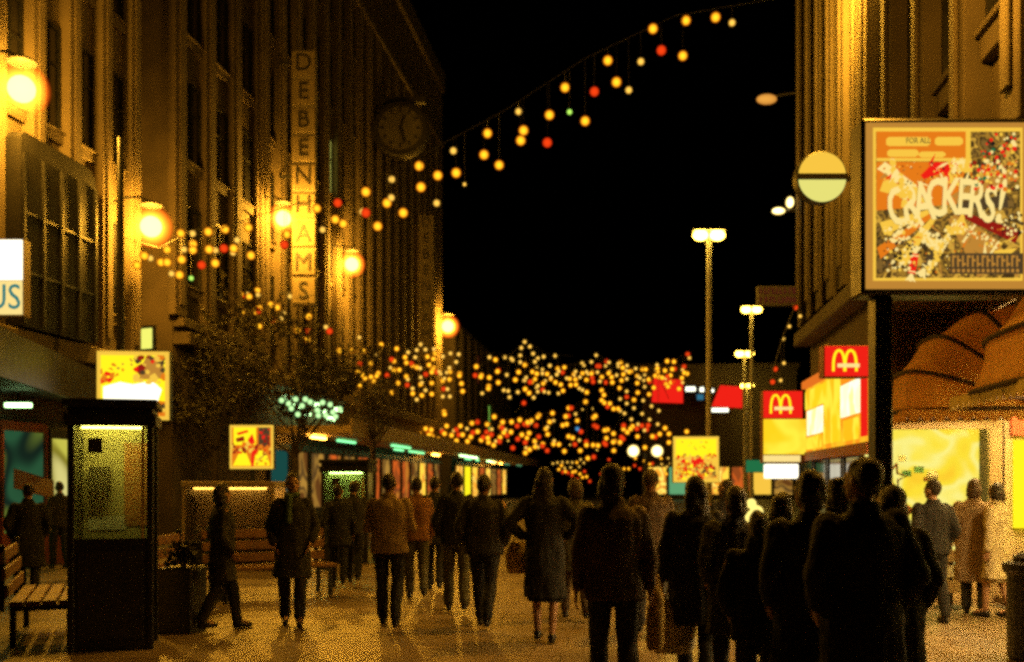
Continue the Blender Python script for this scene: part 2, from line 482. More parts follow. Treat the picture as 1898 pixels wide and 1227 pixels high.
# ---- canopy along the ribbed store and on
CN = Bld('store_canopy', 'long flat lit canopy over the pavement before the ribbed store', LV + .02, UL(35), 'canopy')
cu0, cu1 = UL(36), UL(104)
CN.boxes('canopy_deck', 'trim_tan', [(LV + .05, LV + 3.0, cu0, cu1, 3.35, 3.62)])
CN.boxes('fascia', 'trim_tan', [(LV + 3.003, LV + 3.08, cu0, cu1, 3.25, 3.85)])
rs = random.Random(21); uu = cu0 + .6
while uu < cu1 - 3:
    ln = rs.choice((1.2, 1.8, 2.4, 3.6)); vv = LV + rs.choice((.9, 1.3, 2.1))
    CN.boxes('tube_light', rs.choice(('tube_green', 'tube_green', 'tube_dim', 'tube_pale', 'tube_amber', 'tube_amber')), [(vv, vv + .12, uu, uu + ln, 3.22, 3.3)])
    uu += ln + rs.uniform(.6, 3.2)
# shop windows under the canopy, each with sill, frame and lit pane
print_mat('lit_shop_red', [(.5, .06, .01), (.32, .07, .012), (.75, .13, .015), (.2, .05, .012), (.6, .2, .02)], .95, .8, 2.2, 1)
print_mat('lit_shop_brown', [(.3, .13, .02), (.14, .05, .01), (.4, .2, .03), (.1, .05, .015), (.5, .26, .04)], .9, .8, 6.2, 1)
print_mat('lit_shop_yellow', [(1, .6, .05), (.8, .3, .02), (1, .75, .12), (.6, .2, .02), (1, .6, .05)], 1.3, .8, 9.2, 1)
cols = ['lit_teal', 'lit_shop_brown', 'lit_shop_brown', 'lit_shop_red', 'lit_shop_brown', 'lit_shop_red', 'lit_shop_red', 'lit_shop_brown', 'lit_shop_red', 'lit_shop_red', 'lit_shop_brown', 'lit_shop_yellow', 'lit_shop_red', 'lit_shop_brown']
for k in range(14):
    d0 = 36 + k * 2.25; 
    f = B3.boxes('shop_window', 'black_metal', [(LV + .02, LV + .14, UL(d0), UL(d0 + 2.1), .25, .6), (LV + .02, LV + .14, UL(d0), UL(d0 + .1), .6, 2.8), (LV + .02, LV + .14, UL(d0 + 2.0), UL(d0 + 2.1), .6, 2.8), (LV + .02, LV + .16, UL(d0), UL(d0 + 2.1), 2.8, 3.05)])
    B3.boxes('pane', cols[k], [(LV + .03, LV + .06, UL(d0 + .12), UL(d0 + 1.98), .62, 2.78)], f)
# ---- building 4, farther on
B4 = Bld('far_left_block', 'lower dim block past the end of the ribbed store', LV, UL(72))
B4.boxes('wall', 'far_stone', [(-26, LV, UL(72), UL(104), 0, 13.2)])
facade(B4, 1, LV, UL(72.2), UL(103.5), 5.0, 12.8, 3.1, .9, .25, 3.6, 2.4, 'far_stone', {(3, 1): 'lit_dim_red', (5, 0): 'lit_green_window'})
for k in range(8):
    d0 = 73 + k * 3.6
    f = B4.boxes('shop_window', 'black_metal', [(LV + .02, LV + .14, UL(d0), UL(d0 + 3.3), .2, .5), (LV + .02, LV + .14, UL(d0), UL(d0 + .1), .5, 2.8), (LV + .02, LV + .14, UL(d0 + 3.2), UL(d0 + 3.3), .5, 2.8), (LV + .02, LV + .14, UL(d0), UL(d0 + 3.3), 2.8, 3.1)])
    B4.boxes('pane', ['lit_shop_yellow', 'sign_yellow', 'lit_shop_yellow', 'lit_shop_red', 'lit_shop_yellow', 'lit_shop_brown', 'lit_shop_red', 'lit_shop_yellow'][k], [(LV + .03, LV + .06, UL(d0 + .1), UL(d0 + 3.2), .5, 2.8)], f)

print_mat('lit_shop_green', [(.01, .03, .015), (.03, .12, .05), (.01, .025, .015), (.16, .22, .03)], .7, .6, 4.2, 0)
print_mat('lit_shop_glow', [(1, .8, .15), (.8, .75, .1), (.35, .3, .03), (1, .9, .3)], .7, .7, 7.7, 0)
# ---- near left canopied shop
S1 = thing('canopied_shop', 'shop with green tube lights under a dark deep canopy, far left', 'shop', (-9.0, 18, 0))
def loc(pts, root): return [Vector(p) - root.location for p in pts]
fe = lambda d: -8.1 - .17 * (d - 16.2)
wl = lambda d: (LV + .08 + math.sin(SA) * u_of(LV, d)) / 1.0 if False else W(LV + .08, u_of(LV, d)).x
c0, c1 = 13.0, 24.6
MB().poly(loc([(fe(c0), c0, 3.42), (fe(c1), c1, 3.42), (wl(c1), c1, 3.42), (wl(c0), c0, 3.42)], S1), (0, 0, .5)).build('canopy', 'lead_roof', S1)
dd = Vector((-.17, 1, 0)).normalized(); nn = Vector((dd.y, -dd.x, 0))
a0, a1 = Vector((fe(c0), c0, 3.3)), Vector((fe(c1), c1, 3.3))
MB().poly(loc([a0, a1, a1 + nn * .07, a0 + nn * .07], S1), (0, 0, .78)).build('fascia', 'black_metal', S1)
for (px, py, z, L_, t) in ((34, 755, 3.12, 1.2, 'tube_pale'), (100, 777, 3.12, 1.1, 'tube_pale'), (15, 833, 2.5, .9, 'tube_green')):
    d = (z - EYE) * F / (HOR - py); q = P(px, py, d)
    ft = MB().box(-L_/2 * .35, L_/2 * .35, -.09, .09, .09, .15).box(-.02, .02, -.02, .02, .15, 3.42 - z).build('tube_fitting', 'iron', S1, loc=q - S1.location)
    MB().box(-L_/2 * .4, L_/2 * .4, -.07, .07, 0, .085).build('tube_light', t, ft)
for i, (d0, d1, z0, z1, mt_) in enumerate(((13.2, 16, .5, 2.5, 'lit_shop_green'), (16.2, 18.6, .5, 2.5, 'lit_green_window'), (18.8, 20.6, .6, 2.5, 'lit_shop_green'), (20.7, 22.3, .6, 2.7, 'lit_shop_green'), (22.4, 24.2, .2, 2.6, 'lit_shop_glow'))):
    p0, p1 = W(LV + .1, UL(d0)), W(LV + .1, UL(d1))
    t = SV * .1
    fr = MB().poly(loc([p0 + Vector((0, 0, z1)), p1 + Vector((0, 0, z1)), p1 + t + Vector((0, 0, z1)), p0 + t + Vector((0, 0, z1))], S1), (0, 0, .2)).poly(loc([p0, p1, p1 + t, p0 + t], S1), (0, 0, z0)).poly(loc([p0 + Vector((0, 0, z0)), p0 + SU*.07 + Vector((0, 0, z0)), p0 + SU*.07 + t + Vector((0, 0, z0)), p0 + t + Vector((0, 0, z0))], S1), (0, 0, z1 - z0)).poly(loc([p1 - SU*.07 + Vector((0, 0, z0)), p1 + Vector((0, 0, z0)), p1 + t + Vector((0, 0, z0)), p1 - SU*.07 + t + Vector((0, 0, z0))], S1), (0, 0, z1 - z0)).build('shop_window', 'shop_red' if i % 2 else 'black_metal', S1)
    MB().poly(loc([p0 + Vector((0, 0, z0)), p1 + Vector((0, 0, z0)), p1 + Vector((0, 0, z1)), p0 + Vector((0, 0, z1))], S1), SV * .03).build('pane', mt_, fr)
# tilted counter awning in red
MB().poly(loc([P(25, 905, 20), P(100, 925, 20.5), P(100, 895, 21.2), P(25, 872, 20.8)], S1), (0, 0, .05)).build('stall_roof', 'goods_brown', S1)
MB().box(-.5, .5, -.3, .3, 0, 1.1).build('counter', 'shop_red', S1, loc=Vector((-9.3, 21, 0)) - S1.location)

# lit shop sign at the left edge
sg = thing('lit_shop_sign', 'lit box sign with teal letters under an added white glare panel, left edge', 'sign', P(0, 585, 19.6), 0)
s = 19.6 / F
MB().box(-80*s, 44*s, 0, .28, 0, 142*s).build('sign_box', 'trim_tan', sg)
MB().box(-78*s, 42*s, -.03, -.003, 66*s, 140*s).build('light_panel', 'sign_white', sg)  # blank glowing panel added to paint a white glare
MB().box(-78*s, 42*s, -.031, -.004, 2*s, 64*s).build('letter_panel', 'sign_cream', sg)
link('lettering', stand(text_mesh('LUS', 66*s, .004, 'RIGHT', .85)), 'letter_teal', sg, (41*s, -.037, 32*s))
MB().box(-.4, -.36, .28, 1.0, .5, .56).build('bracket', 'iron', sg)

# ---- right side: front line at v = 3.33
RV = 3.33
def UR(d, v=RV): return u_of(v, d)
ua, ub, uc_ = UR(5.5), UR(14.3), UR(19.75)
RS = RV + 1.58                                 # set-back shop front
R1 = Bld('awning_shop_building', 'ribbed building with fan awnings over a lit corner shop, right side', RV, ua)
R1.boxes('wall', 'dark_stone', [(RV, 12, ua, ub, 4.15, 17)])
facade(R1, -1, RV, ua + .2, ub - .25, 4.6, 17, 1.35, .42, .26, 3.9, 2.7, 'dark_stone', z_first=1.3)
R1.boxes('ledge', 'dark_stone', [(RV - .32, RV, ua, ub, 4.25, 4.5)], bevel=.02)
R1.boxes('soffit', 'brown_stone', [(RV + .02, RS + 3.4, ua, ub - .02, 4.0, 4.148)])
# shop interior
R1.boxes('back_wall', 'shop_wall', [(RS + 3.2, RS + 3.35, ua, ub, 0, 4.0)])
R1.boxes('end_wall', 'shop_wall', [(RS + .1, RS + 3.2, ua, ua + .12, 0, 4.0)])
R1.boxes('shop_floor', 'shop_floor', [(RS - .02, RS + 3.2, ua, ub, 0, .09)])
R1.boxes('stall_riser', 'trim_tan', [(RS - .05, RS + .1, UR(7.2), UR(10.2), .09, .6)])
for k in range(5):
    uu = UR(7.0) + k * 1.75
    f = R1.boxes('ceiling_panel', 'shop_red', [(RS + .3, RS + 3.0, uu, uu + 1.5, 2.85, 2.9)])
    R1.boxes('tube_light', 'tube_warm', [(RS + .5, RS + 2.8, uu + .68, uu + .78, 2.76, 2.83)], f)
for k in range(6):
    uu = UR(7.2) + k * 1.25
    f = R1.boxes('shelf_unit', 'goods_brown', [(RS + 2.8, RS + 3.18, uu, uu + 1.1, .09, .14), (RS + 2.8, RS + 3.18, uu, uu + 1.1, .8, .84), (RS + 2.8, RS + 3.18, uu, uu + 1.1, 1.4, 1.44), (RS + 2.8, RS + 3.18, uu, uu + 1.1, 2.0, 2.04)])
    g = MB()
    for zz in (.14, .84, 1.44, 2.04):
        yy = .05
        while yy < .95:
            wd = random.uniform(.08, .2); g.mi = random.randrange(4)
            g.box(RS + 2.86 - R1.v, RS + 3.1 - R1.v, uu + yy - R1.u, uu + yy + wd - R1.u, zz, zz + random.uniform(.15, .45)); yy += wd + .03
    g.build('goods', ['goods_white', 'goods_green', 'goods_brown', 'shop_red'], f)
ew = ub - .03
R1.boxes('wall_lining', 'shop_wall', [(RS + .1, RS + 3.2, ew - .02, ub - .004, 0, 4.0)])
f = R1.boxes('pelmet', 'shop_red', [(RS + .16, RS + 2.9, ew - .12, ew - .024, 2.28, 2.95)])  # red-brown pelmet over the glowing panels
for (a_, b_, z0_, z1_, mt__) in ((.2, .78, 1.02, 2.22, 'sign_yellow'), (.84, 1.5, 1.0, 2.22, 'print_shop'), (1.56, 2.6, 1.0, 2.22, 'sign_yellow')):
    R1.boxes('light_panel', mt__, [(RS + a_, RS + b_, ew - .1, ew - .03, z0_, z1_)])  # glowing panels added to imitate a bright shop interior
R1.boxes('counter', 'shop_red', [(RS + .3, RS + 2.9, ew - .9, ew - .4, .1, .95)])
for k in range(7):
    MB().lathe([(.05, 0), (.09, .05), (.06, .16), (.02, .2)], (RS + .45 + k*.2 - R1.v, ew - .62 - R1.u, .953), 8).build('goods', ['shop_red', 'goods_white', 'goods_brown', 'goods_green'][k % 4], R1.root)
for dd_ in (6.6, 8.6, 10.3):
    R1.boxes('column', 'trim_tan', [(RS - .06, RS + .1, UR(dd_), UR(dd_) + .14, 0, 4.0)])
R1.boxes('pane', 'clear_glass', [(RS + .02, RS + .03, UR(6.75), UR(8.58), .6, 2.7)])
R1.boxes('pane', 'clear_glass', [(RS + .02, RS + .03, UR(8.76), UR(10.28), .6, 2.7)])
R1.boxes('transom', 'shop_red', [(RS - .04, RS + .12, UR(6.75), UR(10.28), 2.7, 2.95)])

# fan awnings
def fan_awning(label, d0, d1, nrib, grp):
    t = thing('fan_awning', label, 'awning', W(RS, UR(d0, RS), 2.42), -SA, grp)
    L_ = UR(d1, RS) - UR(d0, RS); r = 1.66; rz = 1.5
    def pt(a, y, k=1.0): return Vector((-r * math.cos(a) * k, y, rz * math.sin(a) * k))
    n, q = 20, 24
    A = [R(4) + R(82) * i / n for i in range(n + 1)]
    T = [math.pi * k / q for k in range(q + 1)]
    def hoop(a, k=1.0):
        out = []
        for t_ in T:
            c_, f_ = math.cos(t_), abs(math.sin(t_)) ** .42
            y = L_/2 * (1 - math.copysign(abs(c_) ** .55, c_))
            out.append(Vector((-r * math.cos(a) * f_ * k, L_/2 + (y - L_/2) * k, .12 * (1 - f_) + rz * math.sin(a) * f_ * k)))
        return out
    m = MB(); rows = [[m.b.verts.new(p) for p in hoop(a, 1.0 - .035 * math.sin(math.pi * ((i / n * nrib) % 1.0)))] for i, a in enumerate(A)]
    for i in range(n):
        for k in range(q): m.b.faces.new((rows[i][k], rows[i][k+1], rows[i+1][k+1], rows[i+1][k])).smooth = True
    cl = m.build('cloth', 'awning_cloth', t)
    so = cl.modifiers.new('thickness', 'SOLIDIFY'); so.thickness = .008
    for k in range(nrib + 1):
        MB().tube(hoop(R(4) + R(82) * k / nrib, 1.008), .028, 6).build('rib', 'awning_rib', t)
    MB().box(-.16, -.08, .2, L_ - .2, .42, .5).build('added_strip', 'awning_fill', t)  # light added inside the awning to make its cloth glow
    v_ = MB()
    zb = rz * math.sin(R(4)); xb = -r * math.cos(R(4))
    def scal(p0, p1, cnt):
        p0, p1 = Vector(p0), Vector(p1)
        for q in range(cnt):
            b0, b1 = p0.lerp(p1, q / cnt), p0.lerp(p1, (q + 1) / cnt)
            pts = [b0, b1] + [b1.lerp(b0, s_) + Vector((0, 0, -.08 - .07 * math.sin(math.pi * s_))) for s_ in (0, .25, .5, .75, 1)]
            v_.poly(pts)
    scal((xb, 0, zb), (xb, L_, zb), max(4, int(L_ / .16)))
    scal((xb, 0, zb), (-.1, 0, zb), 10)
    vo = v_.build('valance', 'valance_cream' if d0 < 10 else 'awning_cloth', t)
    so = vo.modifiers.new('thickness', 'SOLIDIFY'); so.thickness = .008
    return t
fan_awning('rust fan awning by the black sign post, the farther of the two', 12.25, 14.0, 4, 'fan awnings on the corner shop')
fan_awning('rust fan awning with cream scalloped valance, cut by the right edge', 8.0, 10.55, 4, 'fan awnings on the corner shop')

# burger restaurant building
R2 = Bld('burger_restaurant', 'ribbed building with a glowing red and yellow burger restaurant front', RV, ub)
uw = ub + .95
R2.boxes('wall', 'dark_stone', [(RV, 12, ub + .004, uc_, 3.6, 17), (RV + .06, 12, uw + .1, uc_, 0, 3.6), (RS + .1, 12, ub, uw + .1, 0, 3.6), (RV + .002, RS + .1, ub + .002, uw + .1, 2.5, 3.6)])
facade(R2, -1, RV, ub + .25, uc_ - .25, 4.6, 17, .95, .36, .26, 3.9, 2.7, 'dark_stone', z_first=1.3)
R2.boxes('ledge', 'dark_stone', [(RV - .32, RV, ub + .004, uc_, 4.25, 4.5)], bevel=.02)
# display window facing down the street
R2.boxes('display_back', 'print_shop', [(RV + .05, RS + .08, uw, uw + .06, .3, 2.48)])
R2.boxes('display_base', 'trim_tan', [(RV + .02, RS + .08, ub, uw, 0, .3)])
f = R2.boxes('display_window', 'trim_tan', [(RV, RV + .09, ub - .02, ub + .06, .3, 2.5), (RS - .09, RS + .08, ub - .02, ub + .06, .3, 2.5), (RV + .09, RS - .09, ub - .02, ub + .06, 2.38, 2.5)])
R2.boxes('pane', 'clear_glass', [(RV + .09, RS - .09, ub + .01, ub + .02, .3, 2.38)], f)
R2.boxes('tube_light', 'tube_warm', [(RV + .2, RS - .2, ub + .25, ub + .33, 2.41, 2.47)], f)
# decorations in the display
sx = lambda vv, uu, z: (vv - R2.v, uu - R2.u, z)
def star_pts(cx, cz, ro, ri, n=5, a0=90): return [(cx + (ro if k % 2 == 0 else ri) * math.cos(R(a0 + k * 180 / n)), cz + (ro if k % 2 == 0 else ri) * math.sin(R(a0 + k * 180 / n))) for k in range(2 * n)]
m = MB(); sp = star_pts(RV + .32, 1.72, .2, .08, 5, 75)
m.tube([sx(x, ub + .45, z) for x, z in sp + sp[:1]], .018, 5).build('hanging_star', 'goods_brown', R2.root)
m = MB(); m.lathe([(.14, 1.1), (.1, 1.25), (.12, 1.25), (.02, 1.5), (.005, 1.52)], sx(RV + .27, ub + .5, 0), 8).build('paper_tree', 'goods_brown', R2.root)
m = MB(); m.box(RV + .12 - R2.v, RV + .42 - R2.v, ub + .38 - R2.u, ub + .62 - R2.u, .3, 1.08).build('plinth', 'goods_white', R2.root)
for k in range(6):
    a, b = random.uniform(.5, 1.3), random.uniform(.5, 1.9)
    MB().ball(sx(RV + a, ub + random.uniform(.4, .8), .5 + b * .8), random.uniform(.05, .1), 10, 6).build('bauble', ['goods_brown', 'shop_red', 'goods_white'][k % 3], R2.root)
rs = random.Random(17)
for k in range(16):
    a, z_ = rs.uniform(.12, 1.3), rs.uniform(.45, 2.1); ww_, hh_ = rs.uniform(.05, .14), rs.uniform(.06, .18)
    R2.boxes('price_card', rs.choice(['goods_white', 'goods_orange', 'shop_red', 'goods_brown', 'goods_green']), [(RV + a, RV + a + ww_, uw - .03 - k*.002, uw - .012 - k*.001, z_, z_ + hh_)])
for k in range(6):
    a = .15 + k * .22; R2.boxes('gift_box', ['goods_orange', 'goods_brown', 'shop_red'][k % 3], [(RV + a, RV + a + rs.uniform(.1, .18), ub + .4, ub + .6, .302, rs.uniform(.45, .75))])
# glowing fascia
fv = RV - .13
print_mat('fascia_glow', [(1, .16, .008), (1, .32, .012), (1, .55, .02), (1, .3, .012)], 1.05, .9, 3.3, 2)
print_mat('panel_yellow', [(1, .42, .008), (1, .62, .012), (1, .8, .05), (1, .5, .01)], 1.1, 1.1, 1.3, 2)
print_mat('panel_white', [(1, .8, .2), (1, .92, .55), (1, .96, .75), (1, .85, .3)], 1.25, 1.6, 6.3, 2)
fo = R2.boxes('fascia', 'fascia_glow', [(fv + .03, RV - .003, UR(14.34), UR(19.7), 2.22, 3.42)])
R2.boxes('fascia_cap', 'lit_orange', [(fv - .05, RV - .003, UR(14.34), UR(19.7), 3.425, 3.56)])
for (d0, d1, z0, z1, mt_) in ((14.4, 14.75, 2.3, 3.25, 'sign_red'), (14.9, 16.2, 2.66, 3.16, 'panel_white'), (15.0, 16.0, 2.28, 2.6, 'panel_yellow'), (16.35, 17.7, 2.3, 3.36, 'panel_yellow'), (17.8, 19.4, 2.52, 2.98, 'panel_white'), (17.8, 19.6, 3.02, 3.36, 'panel_yellow'), (18.0, 19.5, 2.26, 2.48, 'panel_yellow')):
    R2.boxes('light_panel', mt_, [(fv, fv + .028, UR(d0), UR(d1), z0, z1)], fo)
R2.boxes('soffit', 'shop_red', [(fv, RV + .05, UR(14.34), UR(19.7), 2.05, 2.215)])
for k in range(4):
    d0 = 15.4 + k * 1.4
    f = R2.boxes('shop_window', 'black_metal', [(RV, RV + .055, UR(d0), UR(d0 + .1), 0, 2.05), (RV, RV + .055, UR(d0 + 1.2), UR(d0 + 1.3), 0, 2.05), (RV, RV + .055, UR(d0 + .1), UR(d0 + 1.2), 0, .45)])
    R2.boxes('pane', 'dark_glass', [(RV + .02, RV + .03, UR(d0 + .1), UR(d0 + 1.2), .45, 2.05)], f)
# arches
def arches(root, w_, h_, cx, cz, y):
    m = MB()
    for sx_ in (-1, 1):
        prev = []
        pts = []
        for k in range(15):
            t = math.pi * k / 14
            x = sx_ * w_ * .25 - math.cos(t) * w_ * .24
            z = -h_ / 2 + h_ * (math.sin(t) ** .62) * .97
            pts.append((x, z))
        th = w_ * .055
        for (x0, z0), (x1, z1) in zip(pts, pts[1:]):
            dx, dz = x1 - x0, z1 - z0; l = math.hypot(dx, dz); nx, nz = -dz / l * th, dx / l * th
            m.poly([(cx + x0 + nx, y, cz + z0 + nz), (cx + x1 + nx, y, cz + z1 + nz), (cx + x1 - nx, y, cz + z1 - nz), (cx + x0 - nx, y, cz + z0 - nz)], (0, -.004 - .0007 * sx_, 0))
    m.build('arches_emblem', 'sign_yellow', root)
    MB().box(cx - w_ * .32, cx + w_ * .62, y - .009, y - .006, cz - h_ * .32, cz - h_ * .14).build('name_strip', 'sign_cream', root)
def arch_sign(label, px0, px1, py0, py1, d, lower=None):
    t = thing('arches_sign', label, 'sign', P(px0, py1, d), 0, 'red signs with yellow arches')
    s = d / F; wd, ht = (px1 - px0) * s, (py1 - py0) * s
    MB().box(0, wd, 0, .22, 0, ht).build('sign_box', 'shop_red', t, .01)
    MB().box(.012, wd - .012, -.012, -.003, .012, ht - .012).build('light_panel', 'sign_red', t)
    arches(t, wd * .5, ht * .68, wd * .44, ht * .52, -.013)
    MB().box(wd, wd + .3, .08, .13, ht * .5, ht * .5 + .05).build('bracket', 'iron', t)
    return t, s, wd, ht
arch_sign('square red sign with yellow arches, higher, against the black post', 1527, 1614, 640, 699, 13.0)
t, s, wd, ht = arch_sign('red arches sign above a plain yellow panel', 1414, 1488, 724, 776, 19.75)
MB().box(0, wd + .1, 0, .22, -82*s, -.004).build('sign_box', 'goods_brown', t)
MB().box(.01, wd + .08, -.012, -.003, -66*s, -.01).build('light_panel', 'panel_yellow', t)
MB().box(.01, wd - .05, -.011, -.003, -80*s, -68*s).build('lettering_strip', 'sign_cream', t)
MB().box(.06, wd - .08, -.01, .2, -111*s, -84*s).build('lower_box', 'sign_white', t, .02)
t = thing('green_box_sign', 'small dim green box sign left of the white lit box', 'sign', P(1382, 876, 23), 0)
s = 23 / F
MB().box(0, 36*s, .003, .15, 0, 24*s).build('sign_box', 'iron', t)
MB().box(.01, 36*s - .01, -.01, 0, .01, 24*s - .01).build('light_panel', 'sign_green', t)
MB().box(36*s, 36*s + 1.2, .05, .1, 10*s, 14*s).build('bracket', 'iron', t)

# round sign with a bar
t = thing('round_sign', 'round glowing double-faced sign with a dark bar across it', 'sign', P(1523, 327, 14.1), 0)
s = 14.1 / F
m = MB(); m.lathe([(44*s, -.02), (47*s, 0), (47*s, .2), (44*s, .22)], (0, 0, 0), 32, 'y'); m.build('rim', 'iron', t)
up = [(44*s*math.cos(a), -.03, 44*s*math.sin(a)) for a in [R(4 + 172 * k / 20) for k in range(21)]]
MB().poly(up, (0, .008, 0)).build('upper_panel', 'sign_gold', t)
emis('disc_pale', (.85, .8, .2), .95)
MB().poly([(x, y, -z - .03) for x, y, z in up], (0, .008, 0)).build('lower_panel', 'disc_pale', t)
MB().box(-47*s, 47*s, -.045, -.022, -6*s, 4*s).build('bar', 'letter_dark', t)
MB().box(46*s, 46*s + .35, .08, .13, -.03, .03).build('bracket', 'iron', t)
# dim grid sign
t = thing('unlit_shop_sign', 'unlit sign with dim red lettering under the sky, right of the street lamps', 'sign', P(1405, 566, 19.5), 0)
s = 19.5 / F
emis('dim_letters', (.3, .05, .02), .22)
MB().box(0, 75*s, 0, .15, 0, 36*s).build('sign_box', 'letter_dark', t)
m = MB(); rs = random.Random(5)
for row in range(2):
    x = 3
    while x < 70:
        m.box(x*s, (x + 3)*s, -.012, -.003, (4 + row * 17)*s, (16 + row * 17)*s); m.box((x + 3.2)*s, (x + 5.5)*s, -.012, -.003, (4 + row * 17 + rs.choice((0, 5, 9)))*s, (7 + row * 17 + rs.choice((0, 5, 9)))*s); x += rs.choice((7, 8, 9))
m.build('lettering_strip', 'dim_letters', t)
MB().box(75*s, 75*s + .3, .05, .1, .1, .15).build('bracket', 'iron', t)

# far right low block with red banners
RF = Bld('far_right_block', 'low dark block far down the street behind two red sign panels', 9.5, 96)
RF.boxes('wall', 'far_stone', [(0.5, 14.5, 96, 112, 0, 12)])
RF.boxes('parapet', 'far_stone', [(0.3, 14.7, 95.8, 96.3, 12, 12.5)])
for i, (pts, lab) in enumerate((([(1209, 745), (1266, 747), (1266, 704), (1212, 700)], 'red lit panel beside the fairy lights, left of two'), ([(1320, 753), (1376, 756), (1376, 717), (1336, 714)], 'slant-edged red lit panel right of the fairy lights'))):
    q0 = P(pts[0][0], pts[0][1], 90); t = thing('red_sign_panel', lab, 'sign', q0, 0, 'red panels far down the street')
    MB().poly([P(x, y, 90) - q0 for x, y in pts], (0, .3, 0)).build('light_panel', 'sign_red', t)
    MB().box(.2, .3, .32, 4.5, .8, .9).build('bracket', 'iron', t)
for (px, py, wpx, hpx, mt_) in ((1280, 721, 18, 8, 'white_strip'), (1301, 722, 7, 8, 'white_strip'), (1317, 724, 12, 6, 'white_strip'), (1298, 736, 12, 10, 'blue_light'), (1330, 760, 40, 7, 'white_strip')):
    q = P(px, py, 91); s = 91 / F
    f = MB().box(-wpx*s/2 - .1, wpx*s/2 + .1, .03, .2, -hpx*s/2 - .1, hpx*s/2 + .1).build('window', 'black_metal', RF.root)
    f.matrix_local = RF.root.matrix_basis.inverted() @ Matrix.Translation(q)
    MB().box(-wpx*s/2, wpx*s/2, -.02, .028, -hpx*s/2, hpx*s/2).build('pane', mt_, f)
    MB().box(-.05, .05, .2, 5.5, -.05, .05).build('bracket', 'iron', f)

for k in range(7):
    x0 = 1.0 + k * 1.9
    f = RF.boxes('shop_window', 'black_metal', [(x0, x0 + 1.8, 95.9, 95.99, .1, .5), (x0, x0 + .1, 95.9, 95.99, .5, 3.0), (x0 + 1.7, x0 + 1.8, 95.9, 95.99, .5, 3.0), (x0, x0 + 1.8, 95.9, 95.99, 3.0, 3.3)])
    RF.boxes('pane', ['lit_shop_yellow', 'tube_dim', 'sign_gold', 'lit_shop_yellow', 'lit_shop_red', 'sign_gold', 'lit_shop_brown'][k], [(x0 + .1, x0 + 1.7, 95.94, 95.97, .5, 3.0)], f)
# ---- vertical letter signs and clock on the ribbed store
def vertical_sign(label, px, py0, py1, d, step, wpx, letters='DEBENHAMS'):
    s = d / F; x0 = W(LV + .3, u_of(LV, d)).x
    t = thing('vertical_sign', label, 'sign', (x0, d, EYE + (HOR - py1) * s), 0, 'vertical letter signs')
    w_ = wpx * s
    for zz in (.4, (py1 - py0) * s / 2, (py1 - py0) * s - .5): MB().box(0, .5, .05, .1, zz, zz + .1).build('bracket', 'iron', t)
    xc = (px - 949) * s - x0
    MB().box(xc - w_*.52, xc + w_*.52, .02, .3, 0, (py1 - py0) * s).build('spine', 'concrete', t, .02)
    n = len(letters); hh = (py1 - py0) * s / n
    for i, ch in enumerate(letters):
        zc = (py1 - py0) * s - hh * (i + .5)
        p = MB().box(xc - w_/2, xc + w_/2, -.06, .018, zc - hh*.43, zc + hh*.43).build('letter_plaque', 'letter_plaque', t, .015)
        link('letter', stand(text_mesh(ch, hh * .86, .02, 'CENTER', .95)), 'letter_dark', p, (xc, -.085, zc))
vertical_sign('tall vertical letter sign lit at its foot by a street lamp', 563, 92, 566, 36.4, 52, 43)
vertical_sign('dim vertical letter sign at the far corner of the ribbed store', 790, 398, 665, 58.5, 29, 26)
t = thing('projecting_clock', 'big round dark-rimmed clock projecting from the ribbed store', 'clock', P(742, 238, 48.6), 0)
s = 48.6 / F
MB().lathe([(49*s, -.05), (53*s, .0), (53*s, .5), (49*s, .55)], (0, 0, 0), 32, 'y').build('rim', 'letter_dark', t)
MB().lathe([(40*s, -.09), (40*s, -.06)], (0, 0, 0), 32, 'y').build('face', 'clock_face', t)
for k in range(12):
    a = R(30 * k)
    MB().box(-.06, .06, -.12, -.095, 30*s, 37*s, Matrix.Rotation(a, 3, 'Y')).build('hour_mark', 'letter_dark', t)
MB().box(-.07, .07, -.16, -.13, -2*s, 21*s, Matrix.Rotation(R(20), 3, 'Y')).build('hand', 'letter_dark', t)
MB().box(-.05, .05, -.2, -.17, -2*s, 31*s, Matrix.Rotation(R(165), 3, 'Y')).build('hand', 'letter_dark', t)
MB().box(-3.2, -49*s, .2, .35, -.2, .2).build('bracket', 'letter_dark', t)
MB().box(-1.2, 1.2, .1, .4, 50*s, 62*s).build('top_plate', 'letter_dark', t)

# ================================================================ LAMPS
def wall_lamp(label, px, py, d, r, mt_='sodium_bulb', left=True):
    q = P(px, py, d)
    t = thing('wall_lamp', label, 'lamp', q, 0, 'sodium lamps on the fronts')
    gl = MB().ball((0, 0, 0), r * 1.2, 28, 18).build('globe', 'halo_shell', t)  # outer shell, its graded emission imitates the lamp's halo
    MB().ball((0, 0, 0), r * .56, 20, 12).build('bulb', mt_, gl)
    MB().lathe([(r * .62, r * 1.1), (r * .66, r * 1.14), (r * .5, r * 1.26), (.05, r * 1.34)], (0, 0, 0), 18).build('hood', 'black_metal', t)
    if left:
        xw = W(LV, u_of(LV, d)).x - q.x
    else:
        xw = W(RV, u_of(RV, d)).x - q.x
    z = r * 1.3
    MB().tube([(0, 0, z), (xw * .3, 0, z + .14), (xw * .7, 0, z + .12), (xw, 0, z)], .035, 6).build('bracket', 'black_metal', t)
wall_lamp('big orange globe lamp at the left edge, highest on the left side', 40, 165, 20.05, .46)
wall_lamp('orange globe lamp over the amber bulbs, second from the left edge', 280, 420, 25.4, .46)
wall_lamp('orange globe lamp beside the tall vertical letter sign', 525, 405, 34.93, .46)
wall_lamp('orange globe lamp right of the tall vertical letter sign', 652, 490, 43.3, .5)
